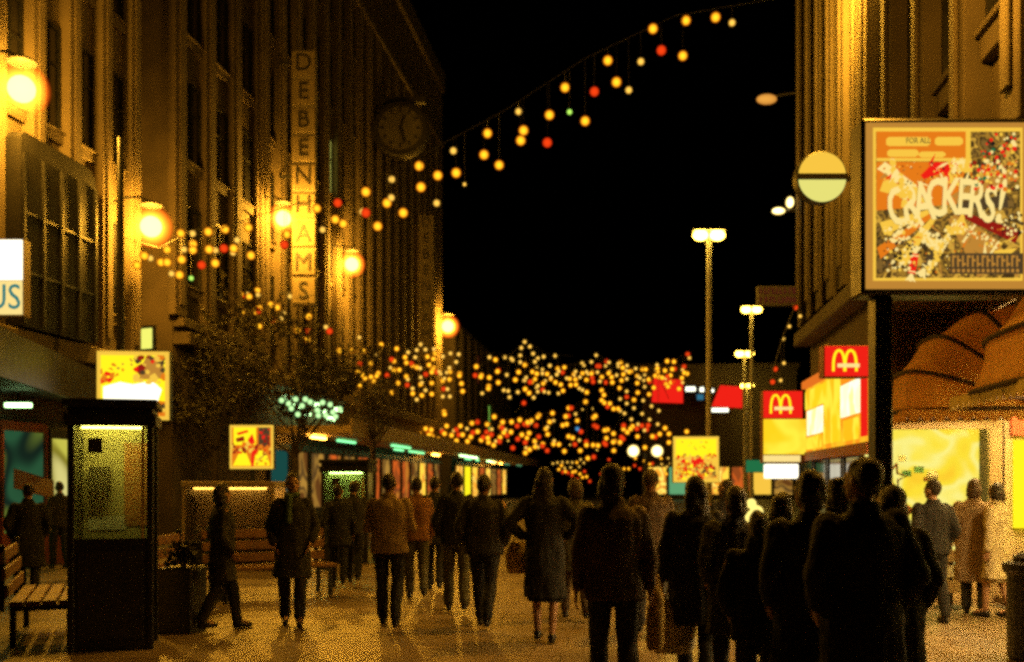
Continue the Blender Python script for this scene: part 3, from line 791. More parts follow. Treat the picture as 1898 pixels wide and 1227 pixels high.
wall_lamp('orange globe lamp at the far corner of the ribbed store', 830, 605, 65.3, .66)
wall_lamp('sodium lamp high on the right ribbed front, above the round sign', 1556, -75, 14.0, .3, 'sodium_bulb_high', False)
wall_lamp('added unseen sodium lamp lighting the awnings of the corner shop', 1665, -95, 8.4, .27, 'sodium_bulb_weak', False)  # out of frame, added to brighten the awnings
globe('sodium_dim', (1, .25, .03), .25, (1, .45, .07), .9, 1.0)
t = thing('wall_lamp', 'dim orange oval lamp against the dark sky, right', 'lamp', P(1421, 184, 19.6), 0, 'sodium lamps on the fronts')
MB().ball((0, 0, 0), (.2, .12, .1), 16, 10).build('globe', 'sodium_dim', t)
MB().tube([(.15, 0, .06), (.5, 0, .12), (.9, 0, .1)], .025, 6).build('bracket', 'black_metal', t)
t = thing('twin_floodlight', 'pair of small white floodlights below the round sign', 'lamp', P(1453, 383, 19.5), 0)
s = 19.5 / F
for (dx, dz, rx, rz) in ((-10, -8, 13, 7), (11, 8, 8, 11)):
    MB().ball((dx*s, 0, dz*s), (rx*s, .1, rz*s), 14, 8).build('lens', 'white_globe', t)
    MB().tube([(dx*s, .0, dz*s), (.6, .2, 0)], .03, 6).build('arm', 'iron', t)
def street_lamp(label, px, py, d, wpx):
    q = P(px, py, d); s = d / F
    t = thing('street_lamp', label, 'street lamp', (q.x, q.y, 0), 0, 'tall street lamps on the right')
    h = q.z; r = wpx * s / 2
    m = MB(); m.tube([(0, 0, 0), (0, 0, 1.2), (0, 0, 1.25), (0, 0, h - .15)], [.14, .13, .1, .08], 10); m.build('post', 'galvanised', t)
    m = MB(); m.tube([(-r * .2, 0, h - .15), (r * .2, 0, h - .15)], .05, 6); m.build('crossarm', 'iron', t)
    for sx_ in (-1, 1):
        hd = MB().box(sx_ * r * .5 - r * .48, sx_ * r * .5 + r * .48, -.2, .2, h + .12*r/.5, h + .19*r/.5).build('lantern', 'iron', t, .02)
        MB().ball((sx_ * r * .5, 0, h), (r * .48, .2, .2*r/.6), 14, 8).build('globe', 'sodium_small', hd)
street_lamp('tallest double-headed street lamp against the black sky', 1314, 436, 34.6, 62)
street_lamp('double-headed street lamp below the unlit shop sign', 1393, 574, 49.6, 40)
street_lamp('third double-headed street lamp, lower against the sky', 1380, 656, 66.7, 36)
street_lamp('farthest double-headed street lamp beside the red panel', 1385, 715, 89, 26)
# twin white globes
t = thing('twin_globe_lamp', 'far lamp standard with two large white globes among the fairy lights', 'street lamp', (P(1196, 835, 60).x, 60, 0), 0)
s = 60 / F; h = P(0, 836, 60).z
MB().tube([(0, 0, 0), (0, 0, h - .1)], [.09, .05], 8).build('post', 'iron', t)
MB().tube([(-22*s, 0, h - .1), (0, 0, h - .3), (22*s, 0, h - .1)], .04, 6).build('crossarm', 'iron', t)
for sx_ in (-22, 22): MB().ball((sx_*s, 0, h), 11.5*s, 16, 10).build('globe', 'white_globe', t)
# low yellow twin lamp
t = thing('stacked_globe_lamp', 'low lamp of stacked yellow globes below the white lit box', 'lamp', (P(1397, 948, 22).x, 22, 0), 0)
emis('globe_yellow', (1, .8, .2), 1.3)
MB().lathe([(.16, 0), (.16, .05), (.04, .1), (.04, .75)], (0, 0, 0), 12).build('stand', 'iron', t)
for (dx, z, r) in ((-.05, 1.18, .11), (.06, 1.0, .15), (-.06, .9, .13)): MB().ball((dx, 0, z), r, 12, 8).build('globe', 'globe_yellow', t)

# ================================================================ FAIRY LIGHTS
globe('bulb_pale_green', (.2, .7, .2), .4, (.6, 1, .4), 1.4, 1.4, False)
BM = {}
def bulb_mesh(c, r):
    if (c, r) not in BM:
        m = MB(); m.ball((0, 0, 0), r, 12, 8); me = m.mesh('bulb')
        me.materials.append(M[{'Y': 'bulb_amber', 'R': 'bulb_red', 'W': 'bulb_white', 'w': 'bulb_white', 'G': 'bulb_green', 'B': 'bulb_blue', 'P': 'bulb_pale_green'}[c]])
        BM[(c, r)] = me
    return BM[(c, r)]
def rd(s, ox, oy, k):
    out = []
    for it in s.split(';'):
        it = it.strip()
        if not it: continue
        xy, c = it[:-1], it[-1]
        x, y = xy.split(','); out.append((float(x) / k + ox, float(y) / k + oy, c))
    return out
def light_string(label, pts, d, rad, ends, drop=.25, grp='strings of coloured bulbs across the street', cat='light string', jit=.6, name='light_string'):
    rs = random.Random(len(pts))
    xs = sorted(pts)
    q0 = P(ends[0][0], ends[0][1], d)
    t = thing(name, label, cat, q0, 0, grp)
    cab = MB()
    # carrying wire: a smooth curve through the upper envelope
    ctl = [ends[0]]
    n = max(3, len(xs) // 7)
    for i in range(n):
        seg = xs[i * len(xs) // n:(i + 1) * len(xs) // n]
        if seg: ctl.append((sum(p[0] for p in seg) / len(seg), min(p[1] for p in seg) - 3))
    ctl.append(ends[1]); ctl.sort()
    def wire(x):
        for (x0, y0), (x1, y1) in zip(ctl, ctl[1:]):
            if x0 <= x <= x1: return y0 + (y1 - y0) * (x - x0) / max(1e-6, x1 - x0)
        return ctl[0][1] if x < ctl[0][0] else ctl[-1][1]
    cab.tube([P(x, y, d) - q0 for x, y in ctl], .012, 5)
    for (x, y, c) in xs:
        dd_ = d + rs.uniform(-jit, jit)
        r = rad * .86 * {'Y': 1, 'R': .95, 'W': .72, 'w': .4, 'G': .55, 'B': .8, 'P': .9}[c]
        q = P(x, y, dd_)
        wy = wire(x)
        cab.tube([P(x, wy, d) - q0, q - q0 + Vector((0, 0, r))], .006, 4)
        o = link('bulb', bulb_mesh(c, round(r, 3)), None, t, q - q0)
    cab.build('cable', 'cable_black', t)
    return t
A1 = rd('95,888Y;193,940Y;213,915W;95,985R;80,980W;150,1047Y;268,985Y;215,830W;342,768Y;428,812Y;350,866Y;513,800Y;552,853w;500,698W;423,940W;658,617Y;642,716Y;712,764Y;802,516W;825,604Y;812,650Y;935,660R;945,532Y;1038,518G;1110,560Y;1017,405Y;1153,424R;1255,380Y;1312,417W;1215,280Y;1368,285W;1463,233R;1562,258Y;1424,133Y;1577,95Y;1714,80Y;1790,105W', 640, 0, 2.497)
A2 = rd('460,318Y;557,320W;683,305Y;820,285Y;1008,270Y;918,372W;350,450Y;487,448W;560,405Y;558,452Y;690,448Y;742,455W;810,440R;890,440Y;885,475W;165,500Y;215,520W;105,575Y;300,553Y;350,553Y;467,530Y;630,575R;740,560Y;1030,497Y;385,645W;450,655Y;545,682G;1565,115Y;1735,70R;1715,205Y;1780,240Y;1612,288W;1320,325Y;1300,410R', 230, 360, 4.381)
light_string('uppermost string of big amber bulbs climbing right across the black sky', A1, 25.0, .145, [(655, 375), (1478, -10)], grp='strings of coloured bulbs across the street')
light_string('string of amber bulbs bunched by the second globe lamp on the left', A2, 25.5, .135, [(226, 440), (660, 372)])
BL = rd('735,780R;590,828Y;832,815Y;925,885Y;890,930W;1090,945R;1245,920Y;1210,1020R;1280,1008W;1097,1072Y;1500,992Y;1410,1105Y;1497,1110R;1003,803w', 230, 360, 4.381)
ZB = rd('225,125W;425,190Y;160,245Y;265,248Y;372,290W;330,360Y;520,325R;540,340Y;540,420Y;590,420Y;655,355Y;710,380Y;655,480Y;578,540Y;525,625Y;860,375Y;885,440Y;830,460R;930,440R;985,520Y;885,540Y;1138,455Y;1155,545Y;885,640Y;1290,390Y;1280,470R;1408,490Y;1400,590Y;1490,425R;1490,535Y;1675,440Y;1645,510Y;1780,530R;1840,455Y;1735,595Y;1770,630Y;845,300Y;900,320Y;712,635Y;795,652Y', 620, 600, 4.908)
ZR = rd('352,330Y;945,345Y;140,380Y;425,385Y;558,378Y;688,375Y;192,453Y;285,445Y;325,462Y;342,508Y;400,465Y;440,462Y;520,425Y;570,440R;522,520Y;665,445R;716,445Y;785,430Y;770,488Y;635,505Y;652,540Y;635,580Y;655,600Y;697,605Y;680,630R;725,645Y;760,645Y;825,555R;880,577Y;905,450Y;1000,440R;1030,485Y;995,535Y;1060,365Y;1040,395Y;1115,355Y;1170,345Y;1183,288Y;1160,445Y;1287,230R;1300,260W;1260,325R;1262,372Y', 960, 600, 4.091)
def extra(n, x0, x1, yf, spread, seed, cols='YYYYRWW'):
    r_ = random.Random(seed); out = []
    for _ in range(n):
        x = r_.uniform(x0, x1); out.append((x, yf(x) + r_.gauss(0, spread), r_.choice(cols)))
    return out
BL = BL + extra(22, 400, 635, lambda x: 535 + (x - 400) * .38, 16, 31)
ZB = ZB + extra(42, 650, 1000, lambda x: 690 + 8*math.sin(x*.03), 18, 32)
ZR = ZR + extra(62, 985, 1275, lambda x: 702 - 12*math.sin((x - 985)*.011), 15, 33)
light_string('amber and red bulbs hanging below the tall vertical letter sign', BL, 33.5, .135, [(372, 520), (640, 628)])
light_string('amber and red bulb string just below the far globe lamp', ZB, 44, .14, [(628, 606), (1000, 690)])
light_string('bulb string running right to the left red lit panel', ZR, 46, .135, [(980, 672), (1284, 650)])
ST1 = rd('670,260W;783,188W;748,240W;828,235W;905,230W;735,305W;985,298W;1055,270W;1130,278W;1107,348W;1045,402W;780,405W;1028,595W;710,590W;828,605W;748,690W;985,662W;1050,662W;1410,305W', 620, 600, 4.908)
ST2 = rd('1550,305W;1620,330W;1690,290W;1690,350W;1700,220W;1730,165W;1778,208W;1807,272W;1823,345W;1568,465W;1730,515W;1540,605W;1580,612W;1668,622W;1592,668W;1812,672W;1850,565W', 620, 600, 4.908) + rd('195,250W;282,242W;242,318W;186,377W;310,360W;295,385W', 960, 600, 4.091)
ST3 = rd('437,362W;487,297W;557,290W;690,293W;760,303W;827,318W;893,340W;1055,313W;520,365W;603,368W;748,390W;818,357W;45,430W;150,470W;250,408W;370,413W;470,405W;465,490W;490,503W;622,437W;825,418W;825,513W;775,570W;825,605W;880,640W;925,412W;960,478W;950,582W;1013,625W;1068,660W;942,683W;998,727W;1060,762W;808,680W;860,725W;910,762W;960,808W;1120,415W;150,515W;120,560W;200,515W', 960, 600, 4.091)
g2 = 'star motifs of small white bulbs'
light_string('star motif of small white bulbs below the far globe lamp', ST1, 43, .15, [(735, 640), (920, 655)], grp=g2, jit=.2, cat='light motif', name='light_motif')
light_string('star motif of white bulbs with a tall upper point', ST2, 45, .15, [(925, 655), (1062, 660)], grp=g2, jit=.2, cat='light motif', name='light_motif')
light_string('comet motif of white bulbs trailing down towards the twin white globes', ST3, 45.5, .14, [(1000, 668), (1240, 740)], grp=g2, jit=.2, cat='light motif', name='light_motif')
S1_ = rd('135,745Y;175,780R;95,850Y;150,840Y;210,905Y;285,810Y;278,855Y;320,925R;405,845Y;360,885W;430,960R;412,918W;512,850w;485,940w;595,970W;575,1003Y;650,935R;685,870Y;725,950R;765,985w;835,890R;875,920Y;880,965Y;830,955Y;855,1000R;1020,930Y;975,968W;1000,1000Y;1065,1015Y;942,1050Y;1145,930Y;1250,905Y;1205,955W;1130,1010R;1165,1010Y;1240,1030Y;1110,1065Y;1210,1070Y;1260,990R;1335,1058Y;1390,915Y;1430,960W;1385,985R;1395,1040Y;1448,1105Y;1530,895Y;1540,990Y;1555,965W;1605,985Y;1500,1070R;1580,1065w;1685,875Y;1662,930R;1705,1010Y;1770,995Y;1735,1080R;1830,1095w;1622,1130R;1775,1145Y;1785,908w', 620, 600, 4.908)
S2_ = rd('160,693Y;262,678Y;240,745Y;270,735W;340,770Y;213,797Y;385,640Y;382,698R;437,685W;450,735Y;450,797B;513,592Y;490,650w;567,645w;587,700Y;85,828Y;30,845Y;15,730Y;55,900R;158,857R;135,915w;88,955Y;188,912Y;270,912Y;310,915Y;222,962R;352,967Y;415,865Y;432,915R;395,918w;472,962Y;520,920Y;570,920Y;670,868Y;665,915R;727,962Y;785,860R;770,915w;600,957w;963,938Y;1020,855Y;907,855Y;575,1010R;530,1020Y;1145,835Y;1280,818Y;1145,900Y', 960, 600, 4.091)
S1_ = S1_ + extra(46, 635, 990, lambda x: 780 + (x - 635)*.06, 17, 34, 'YYYRRW')
S2_ = S2_ + extra(46, 970, 1245, lambda x: 800 + 6*math.sin(x*.02), 20, 35, 'YYYRRW')
light_string('low string of amber and red bulbs before the green tube lights', S1_, 62, .2, [(625, 745), (1000, 770)])
light_string('low string of amber and red bulbs left of the square lit poster', S2_, 64, .195, [(955, 765), (1290, 790)])
globe('bulb_pale_green', (.2, .7, .2), .4, (.6, 1, .4), 1.4, 1.4, False)
GL = [(522, 742, 'P'), (535, 748, 'P'), (548, 740, 'P'), (560, 752, 'P'), (566, 740, 'P'), (575, 745, 'P'), (552, 768, 'P'), (588, 760, 'P'), (598, 746, 'P'), (604, 770, 'P'), (617, 764, 'P'), (622, 772, 'P'), (590, 770, 'P'), (630, 758, 'P'), (540, 757, 'P'), (612, 750, 'P')]
light_string('added pale green-white bulbs standing for the first-floor tubes, below the leafy street tree', GL, 26.5, .1, [(505, 730), (645, 745)], jit=.3)  # bulbs added in front, standing in for greenish window tubes
S3_ = rd('265,1060W;300,1053W;337,1050W;375,1050W;412,1052W;447,1052Y;355,1095W;400,1090W;310,1105Y;340,1125R;380,1130R;435,1120Y;475,1030W;500,1055W;465,1085W;505,1120R;490,1165Y;520,1160Y;450,1180R;545,1195R;400,1210Y;330,1075Y;360,1120Y;410,1150R;470,1140Y;415,1125Y', 960, 600, 4.091)
S4_ = rd('630,1140R;700,1160W;735,1075W;805,1100Y;840,1100Y;885,1075R;925,1100R;1000,1065Y;1090,1065W;1130,1085W;1125,1140Y;1150,1060w;690,1030R;1060,1090W;1020,1060R;960,1040Y;1140,1020W;1085,1020Y;890,1020Y', 960, 600, 4.091)
light_string('tiny farthest bulbs bunched beside the long-haired walker in the black coat', S3_, 85, .17, [(1020, 855), (1096, 870)])
light_string('tiny farthest bulbs under the twin white globes', S4_, 88, .17, [(1110, 850), (1245, 852)])
S5_ = [(1475, 570, 'R'), (1483, 586, 'W'), (1463, 605, 'W'), (1452, 628, 'W'), (1453, 673, 'W'), (1437, 684, 'R'), (1447, 705, 'W'), (1432, 708, 'R')]
light_string('short string of small bulbs hanging below the unlit shop sign', S5_, 19.4, .062, [(1478, 562), (1430, 712)], jit=.1)

# ================================================================ POSTER SIGNS
def poster_sign(label, px0, px1, py0, py1, d, shapes, speck, seed, turn=0.0):
    s = d / F; wd, ht = (px1 - px0) * s, (py1 - py0) * s
    q = P((px0 + px1) / 2, py1, d)
    t = thing('poster_sign', label, 'sign', (q.x, q.y, 0), turn, 'lit poster signs on posts')
    z0 = q.z
    MB().box(-wd/2, wd/2, .0, .2, z0, z0 + ht).build('sign_box', 'black_metal', t, .015)
    b = wd * .065
    MB().box(-wd/2 + .015, wd/2 - .015, -.012, -.003, z0 + .015, z0 + ht - .015).build('border', 'sign_gold', t)
    MB().box(-wd/2 + b, wd/2 - b, -.02, -.014, z0 + b, z0 + ht - b).build('poster', ['sign_gold'], t)
    names = ['sign_gold', 'sign_yellow', 'sign_cream', 'sign_orange', 'sign_red', 'sign_deep_red', 'sign_brown', 'sign_white', 'sign_tan', 'sign_black']
    a = MB(); n = 0; rs = random.Random(seed)
    iw, ih = wd - 2*b, ht - 2*b
    def add(pts, c):
        nonlocal n
        n += 1; a.mi = names.index(c)
        a.poly([(-wd/2 + b + min(1, max(0, x))*iw, -.022 - n*.00004, z0 + b + min(1, max(0, y))*ih) for x, y in pts])
    for pts, c in shapes: add(pts, c)
    for (cnt, x0, x1, y0, y1, r0, r1, cs) in speck:
        for _ in range(cnt):
            x, y, r = rs.uniform(x0, x1), rs.uniform(y0, y1), rs.uniform(r0, r1); k0 = rs.uniform(0, 6)
            add([(x + r*rs.uniform(.5, 1.2)*math.cos(k0 + k*1.05), y + r*rs.uniform(.5, 1.2)*math.sin(k0 + k*1.05)) for k in range(6)], rs.choice(cs))
    a.build('artwork', names, t)
    MB().tube([(0, .1, 0), (0, .1, z0)], .06, 10).build('post', 'black_metal', t)
    return t
poster_sign('lit poster with painted white glare on a post behind the near phone kiosk', 180, 314, 650, 780, 20,
    [([(0, 0), (1, 0), (1, 1), (0, 1)], 'sign_yellow'), ([(0, .52), (.2, .6), (.2, .74), (0, .74)], 'sign_orange'), ([(.0, 0), (1, 0), (1, .24), (.6, .3), (0, .22)], 'sign_orange'),
     ([(.04, .16), (.86, .16), (.95, .44), (.8, .58), (.5, .52), (.3, .56), (.04, .48)], 'sign_white'), ([(.6, .6), (.98, .62), (.98, .98), (.7, .96), (.62, .8)], 'sign_tan')],  # the white polygon paints a glare over this poster
    [(26, .5, 1, .55, .98, .03, .09, ['sign_orange', 'sign_brown', 'sign_red', 'sign_deep_red', 'sign_gold']), (22, 0, .3, .55, .75, .03, .07, ['sign_orange', 'sign_red', 'sign_yellow']), (40, 0, 1, 0, .2, .03, .08, ['sign_orange', 'sign_gold', 'sign_brown', 'sign_yellow', 'sign_red']), (12, .1, .5, .7, .95, .01, .03, ['sign_orange', 'sign_tan'])], 1, R(4))
poster_sign('lit yellow and red poster on a post left of the middle walkers', 425, 508, 787, 870, 27,
    [([(0, 0), (1, 0), (1, 1), (0, 1)], 'sign_orange'), ([(.04, .55), (.62, .55), (.62, 1), (.04, 1)], 'sign_yellow'), ([(.68, .5), (.97, .5), (.97, 1), (.68, 1)], 'sign_brown'),
     ([(.12, .86), (.4, .94), (.42, .88), (.16, .8)], 'sign_red'), ([(.1, .72), (.3, .78), (.33, .66), (.12, .62)], 'sign_deep_red'), ([(.4, .68), (.52, .84), (.6, .6), (.48, .56)], 'sign_red'),
     ([(.02, .02), (.5, .02), (.32, .46), (.24, .46)], 'sign_yellow'), ([(.55, .02), (.98, .02), (.9, .3), (.74, .44), (.62, .34)], 'sign_yellow'), ([(.49, 0), (.56, 0), (.58, .5), (.5, .55)], 'sign_red')],
    [(46, 0, 1, .34, .58, .03, .08, ['sign_red', 'sign_orange', 'sign_deep_red', 'sign_gold']), (14, .7, .96, .55, .95, .02, .06, ['sign_deep_red', 'sign_red', 'sign_black']), (16, .6, .95, .06, .4, .02, .05, ['sign_orange', 'sign_gold', 'sign_tan'])], 2)
poster_sign('square lit poster on a post under the red panels', 1247, 1333, 808, 895, 27,
    [([(0, 0), (1, 0), (1, .62), (.5, .72), (0, .6)], 'sign_gold'), ([(0, .56), (1, .6), (1, 1), (0, 1)], 'sign_yellow'), ([(.36, .3), (.66, .28), (.7, .56), (.4, .56)], 'sign_red')],
    [(150, 0, 1, .05, .62, .015, .06, ['sign_orange', 'sign_red', 'sign_gold', 'sign_orange', 'sign_tan', 'sign_yellow']), (50, .5, 1, .04, .4, .015, .05, ['sign_deep_red', 'sign_red', 'sign_brown', 'sign_orange']), (16, .1, .9, .72, .95, .012, .035, ['sign_tan', 'sign_gold', 'sign_orange']), (22, .05, .4, .02, .25, .02, .06, ['sign_yellow', 'sign_orange'])], 3, R(-4))

# the big poster on the near right
D = 7.6; s = D / F
px0, px1, py0, py1 = 1597, 1906, 218, 546
q = P((px0 + px1) / 2, py1, D)
BG = thing('cracker_sign', 'big lit square poster spelling CRACKERS! on a black post', 'sign', (q.x, D, 0), 0)
wd, ht, zb = (px1 - px0) * s, (py1 - py0) * s, q.z
MB().box(-wd/2, wd/2, 0, .26, zb, zb + ht).build('sign_box', 'black_metal', BG, .02)
def X(px): return (px - (px0 + px1) / 2) * s
def Z(py): return EYE + (HOR - py) * s
MB().box(X(1604), X(1903), -.012, -.004, Z(536), Z(228)).build('border', 'sign_tan', BG)
MB().box(X(1617), X(1893), -.018, -.0125, Z(521), Z(238)).build('border_line', 'sign_gold', BG)
MB().box(X(1622), X(1888), -.024, -.0185, Z(516), Z(246)).build('poster', 'print_busy', BG)
art = MB(); rs = random.Random(11); lay = [0]
def flat(pts, mi, dep=.027):
    art.mi = mi; lay[0] += 1
    y = -dep - lay[0] * .00006
    art.poly([(X(x), y, Z(yy)) for x, yy in pts])
AM = ['sign_orange', 'sign_gold', 'sign_cream', 'sign_red', 'sign_brown', 'sign_deep_red', 'sign_tan', 'sign_green', 'sign_black']
flat([(1622, 246), (1788, 246), (1788, 295), (1622, 295)], 0)
flat([(1622, 295), (1796, 295), (1796, 301), (1622, 301)], 1); flat([(1787, 246), (1796, 246), (1796, 296), (1787, 296)], 1)
for (x0, x1, y0, y1) in ((1640, 1722, 256, 273), (1730, 1782, 256, 272), (1642, 1700, 279, 293), (1700, 1750, 283, 294)):
    flat([(x0, y0 + 4), (x0 + 5, y0), (x1 - 5, y0), (x1, y0 + 4), (x1, y1 - 4), (x1 - 6, y1), (x0 + 5, y1), (x0, y1 - 3)], 1)
# burst and red field behind the word
flat([(1622, 302), (1790, 302), (1770, 380), (1622, 392)], 0)
flat([(1700, 330), (1730, 302), (1775, 304), (1752, 345), (1700, 360)], 3)
for a, l, mi in ((200, 120, 1), (215, 150, 0), (232, 130, 1), (300, 150, 6), (320, 190, 6), (338, 150, 5), (25, 150, 6), (45, 185, 6), (5, 120, 4), (160, 120, 1), (145, 140, 2), (130, 110, 0)):
    ca, sa_ = math.cos(R(a)), math.sin(R(a)); cx, cy = 1745, 385
    pts = [(cx + ca*25 - sa_*4, cy - sa_*25 - ca*4), (cx + ca*l - sa_*13, cy - sa_*l - ca*13), (cx + ca*l + sa_*13, cy - sa_*l + ca*13), (cx + ca*25 + sa_*4, cy - sa_*25 + ca*4)]
    pts = [(min(1887, max(1623, x)), min(515, max(302, y))) for x, y in pts]
    flat(pts, mi)
# two crackers: tubes with flared ends
def cracker(cx, cy, ang, L_, wd_, body, band):
    ca, sa_ = math.cos(R(ang)), -math.sin(R(ang))
    tr = lambda x, y: (cx + ca*x - sa_*y, cy + sa_*x + ca*y)
    flat([tr(-L_*.55, -wd_*.5), tr(L_*.55, -wd_*.5), tr(L_*.55, wd_*.5), tr(-L_*.55, wd_*.5)], body)
    for sg_ in (-1, 1):
        flat([tr(sg_*L_*.55, -wd_*.2), tr(sg_*L_*.68, -wd_*.3), tr(sg_*L_, -wd_*.75), tr(sg_*L_*.93, -wd_*.3), tr(sg_*L_, 0), tr(sg_*L_*.93, wd_*.3), tr(sg_*L_, wd_*.75), tr(sg_*L_*.68, wd_*.3), tr(sg_*L_*.55, wd_*.2)], band)
        flat([tr(sg_*L_*.4, -wd_*.5), tr(sg_*L_*.47, -wd_*.5), tr(sg_*L_*.47, wd_*.5), tr(sg_*L_*.4, wd_*.5)], 2)
cracker(1815, 450, -35, 62, 40, 6, 1)
cracker(1725, 345, 20, 50, 30, 0, 1)
cracker(1722, 480, 60, 40, 16, 4, 2)
cracker(1690, 490, 80, 34, 14, 3, 2)
def dots(n, fx, mi, r0=1.6, r1=3.6):
    for k in range(n):
        x, y = fx(k / n); r = rs.uniform(r0, r1)
        if 1624 < x < 1886 and 302 < y < 514 or (1798 < x < 1886 and 248 < y < 302):
            flat([(x + r*math.cos(R(q_*72 + k*31)), y + r*math.sin(R(q_*72 + k*31))) for q_ in range(5)], mi if not isinstance(mi, (list, tuple)) else rs.choice(mi))
j = lambda a: rs.uniform(-a, a)
for k in range(26):      # curled streamers of foil
    x, y, a_ = rs.uniform(1632, 1872), rs.choice((rs.uniform(306, 345), rs.uniform(425, 505))), rs.uniform(0, 3.14)
    if y > 470 and x > 1745: continue
    l_, w_ = rs.uniform(9, 22), rs.uniform(2, 5); c_, n_ = math.cos(a_), math.sin(a_)
    flat([(x - c_*l_ - n_*w_*.3, y - n_*l_ + c_*w_*.3), (x - n_*w_, y + c_*w_), (x + c_*l_, y + n_*l_), (x + n_*w_*.4, y - c_*w_*.4)], rs.choice((0, 1, 2, 2, 1, 3, 6)))
dots(260, lambda t: (rs.uniform(1630, 1882), rs.choice((rs.uniform(302, 345), rs.uniform(420, 512)))), [1, 1, 2, 0, 6, 4, 8], 1.0, 2.6)
dots(90, lambda t: (1860 - 50*t + j(26), 262 + 75*t + j(22)), [2, 1, 3, 3, 8, 7], 2, 5)
dots(60, lambda t: (1840 + j(40), 330 + j(28)), [3, 0, 2, 5, 1], 2, 5)
dots(70, lambda t: (1640 + 90*t + j(8), 430 + 15*math.sin(t*9) + j(9)), [2, 1, 2], 2, 5)
dots(70, lambda t: (1715 + 40*t + j(5), 505 - 75*t + j(10)), [2, 1], 2, 5)
dots(60, lambda t: (1700 + 40*t + j(5), 440 + 30*t + j(7)), [2, 1], 2, 5)
dots(80, lambda t: (1660 + j(30), 475 + j(30)), [2, 8, 2, 1, 4], 1.6, 4)
dots(60, lambda t: (1755 + 90*t + j(6), 415 + 50*t + j(9)), [2, 1, 2, 0], 1.6, 3.6)
dots(50, lambda t: (1645 + 30*t + j(9), 310 + 70*t + j(10)), [1, 2, 1], 3, 7)
dots(50, lambda t: (1770 + j(20), 312 + j(12)), [1, 2], 3, 6)
dots(40, lambda t: (1865 + j(20), 420 + j(20)), [8, 2, 4], 2, 4)
flat([(1752, 474), (1886, 474), (1886, 512), (1752, 512)], 4)
for k in range(14):
    x = 1756 + k * 9
    flat([(x, 478), (x + 3, 478), (x + 3, 499), (x, 499)], 6)
    flat([(x + 3, 478 + (k * 7 % 3) * 7), (x + 7, 478 + (k * 7 % 3) * 7), (x + 7, 482 + (k * 7 % 3) * 7), (x + 3, 482 + (k * 7 % 3) * 7)], 6)
    flat([(x, 503), (x + 5, 503), (x + 5, 509), (x, 509)], 6)
art.build('artwork', AM, BG)
for i, (ch, x, y, h_, rot) in enumerate((('C', 1660, 389, 66, 8), ('R', 1684, 386, 66, 6), ('A', 1707, 380, 66, 8), ('C', 1731, 373, 64, 4), ('K', 1757, 370, 62, -3), ('E', 1782, 371, 60, -4), ('R', 1805, 376, 62, -6), ('S', 1829, 385, 62, -6), ('!', 1850, 380, 74, -10))):
    for (gs, mt_, dy, ext) in ((1.0, 'sign_cream', -.046, .003), (1.0, 'sign_black', -.040, .002)):
        me = stand(text_mesh(ch, h_ * s * 1.52 * gs, ext, 'CENTER', .56, .018 if gs == 1 else .05))
        me.transform(Matrix.Rotation(R(rot * -1), 4, 'Y'))
        link('letter' if gs == 1 else 'letter_shadow', me, mt_, BG, (X(x + (0 if gs == 1 else 1.5)), dy, Z(y + (0 if gs == 1 else 1))))
link('small_lettering', stand(text_mesh('FOR ALL', 15 * s, .001, 'CENTER', .8)), 'sign_brown', BG, (X(1697), -.05, Z(265)))
MB().box(X(1627), X(1660), .04, .22, 0, zb - .002).build('post', 'black_metal', BG, .015)
MB().box(X(1620), X(1667), .0, .26, 0, .12).build('base', 'black_metal', BG, .015)

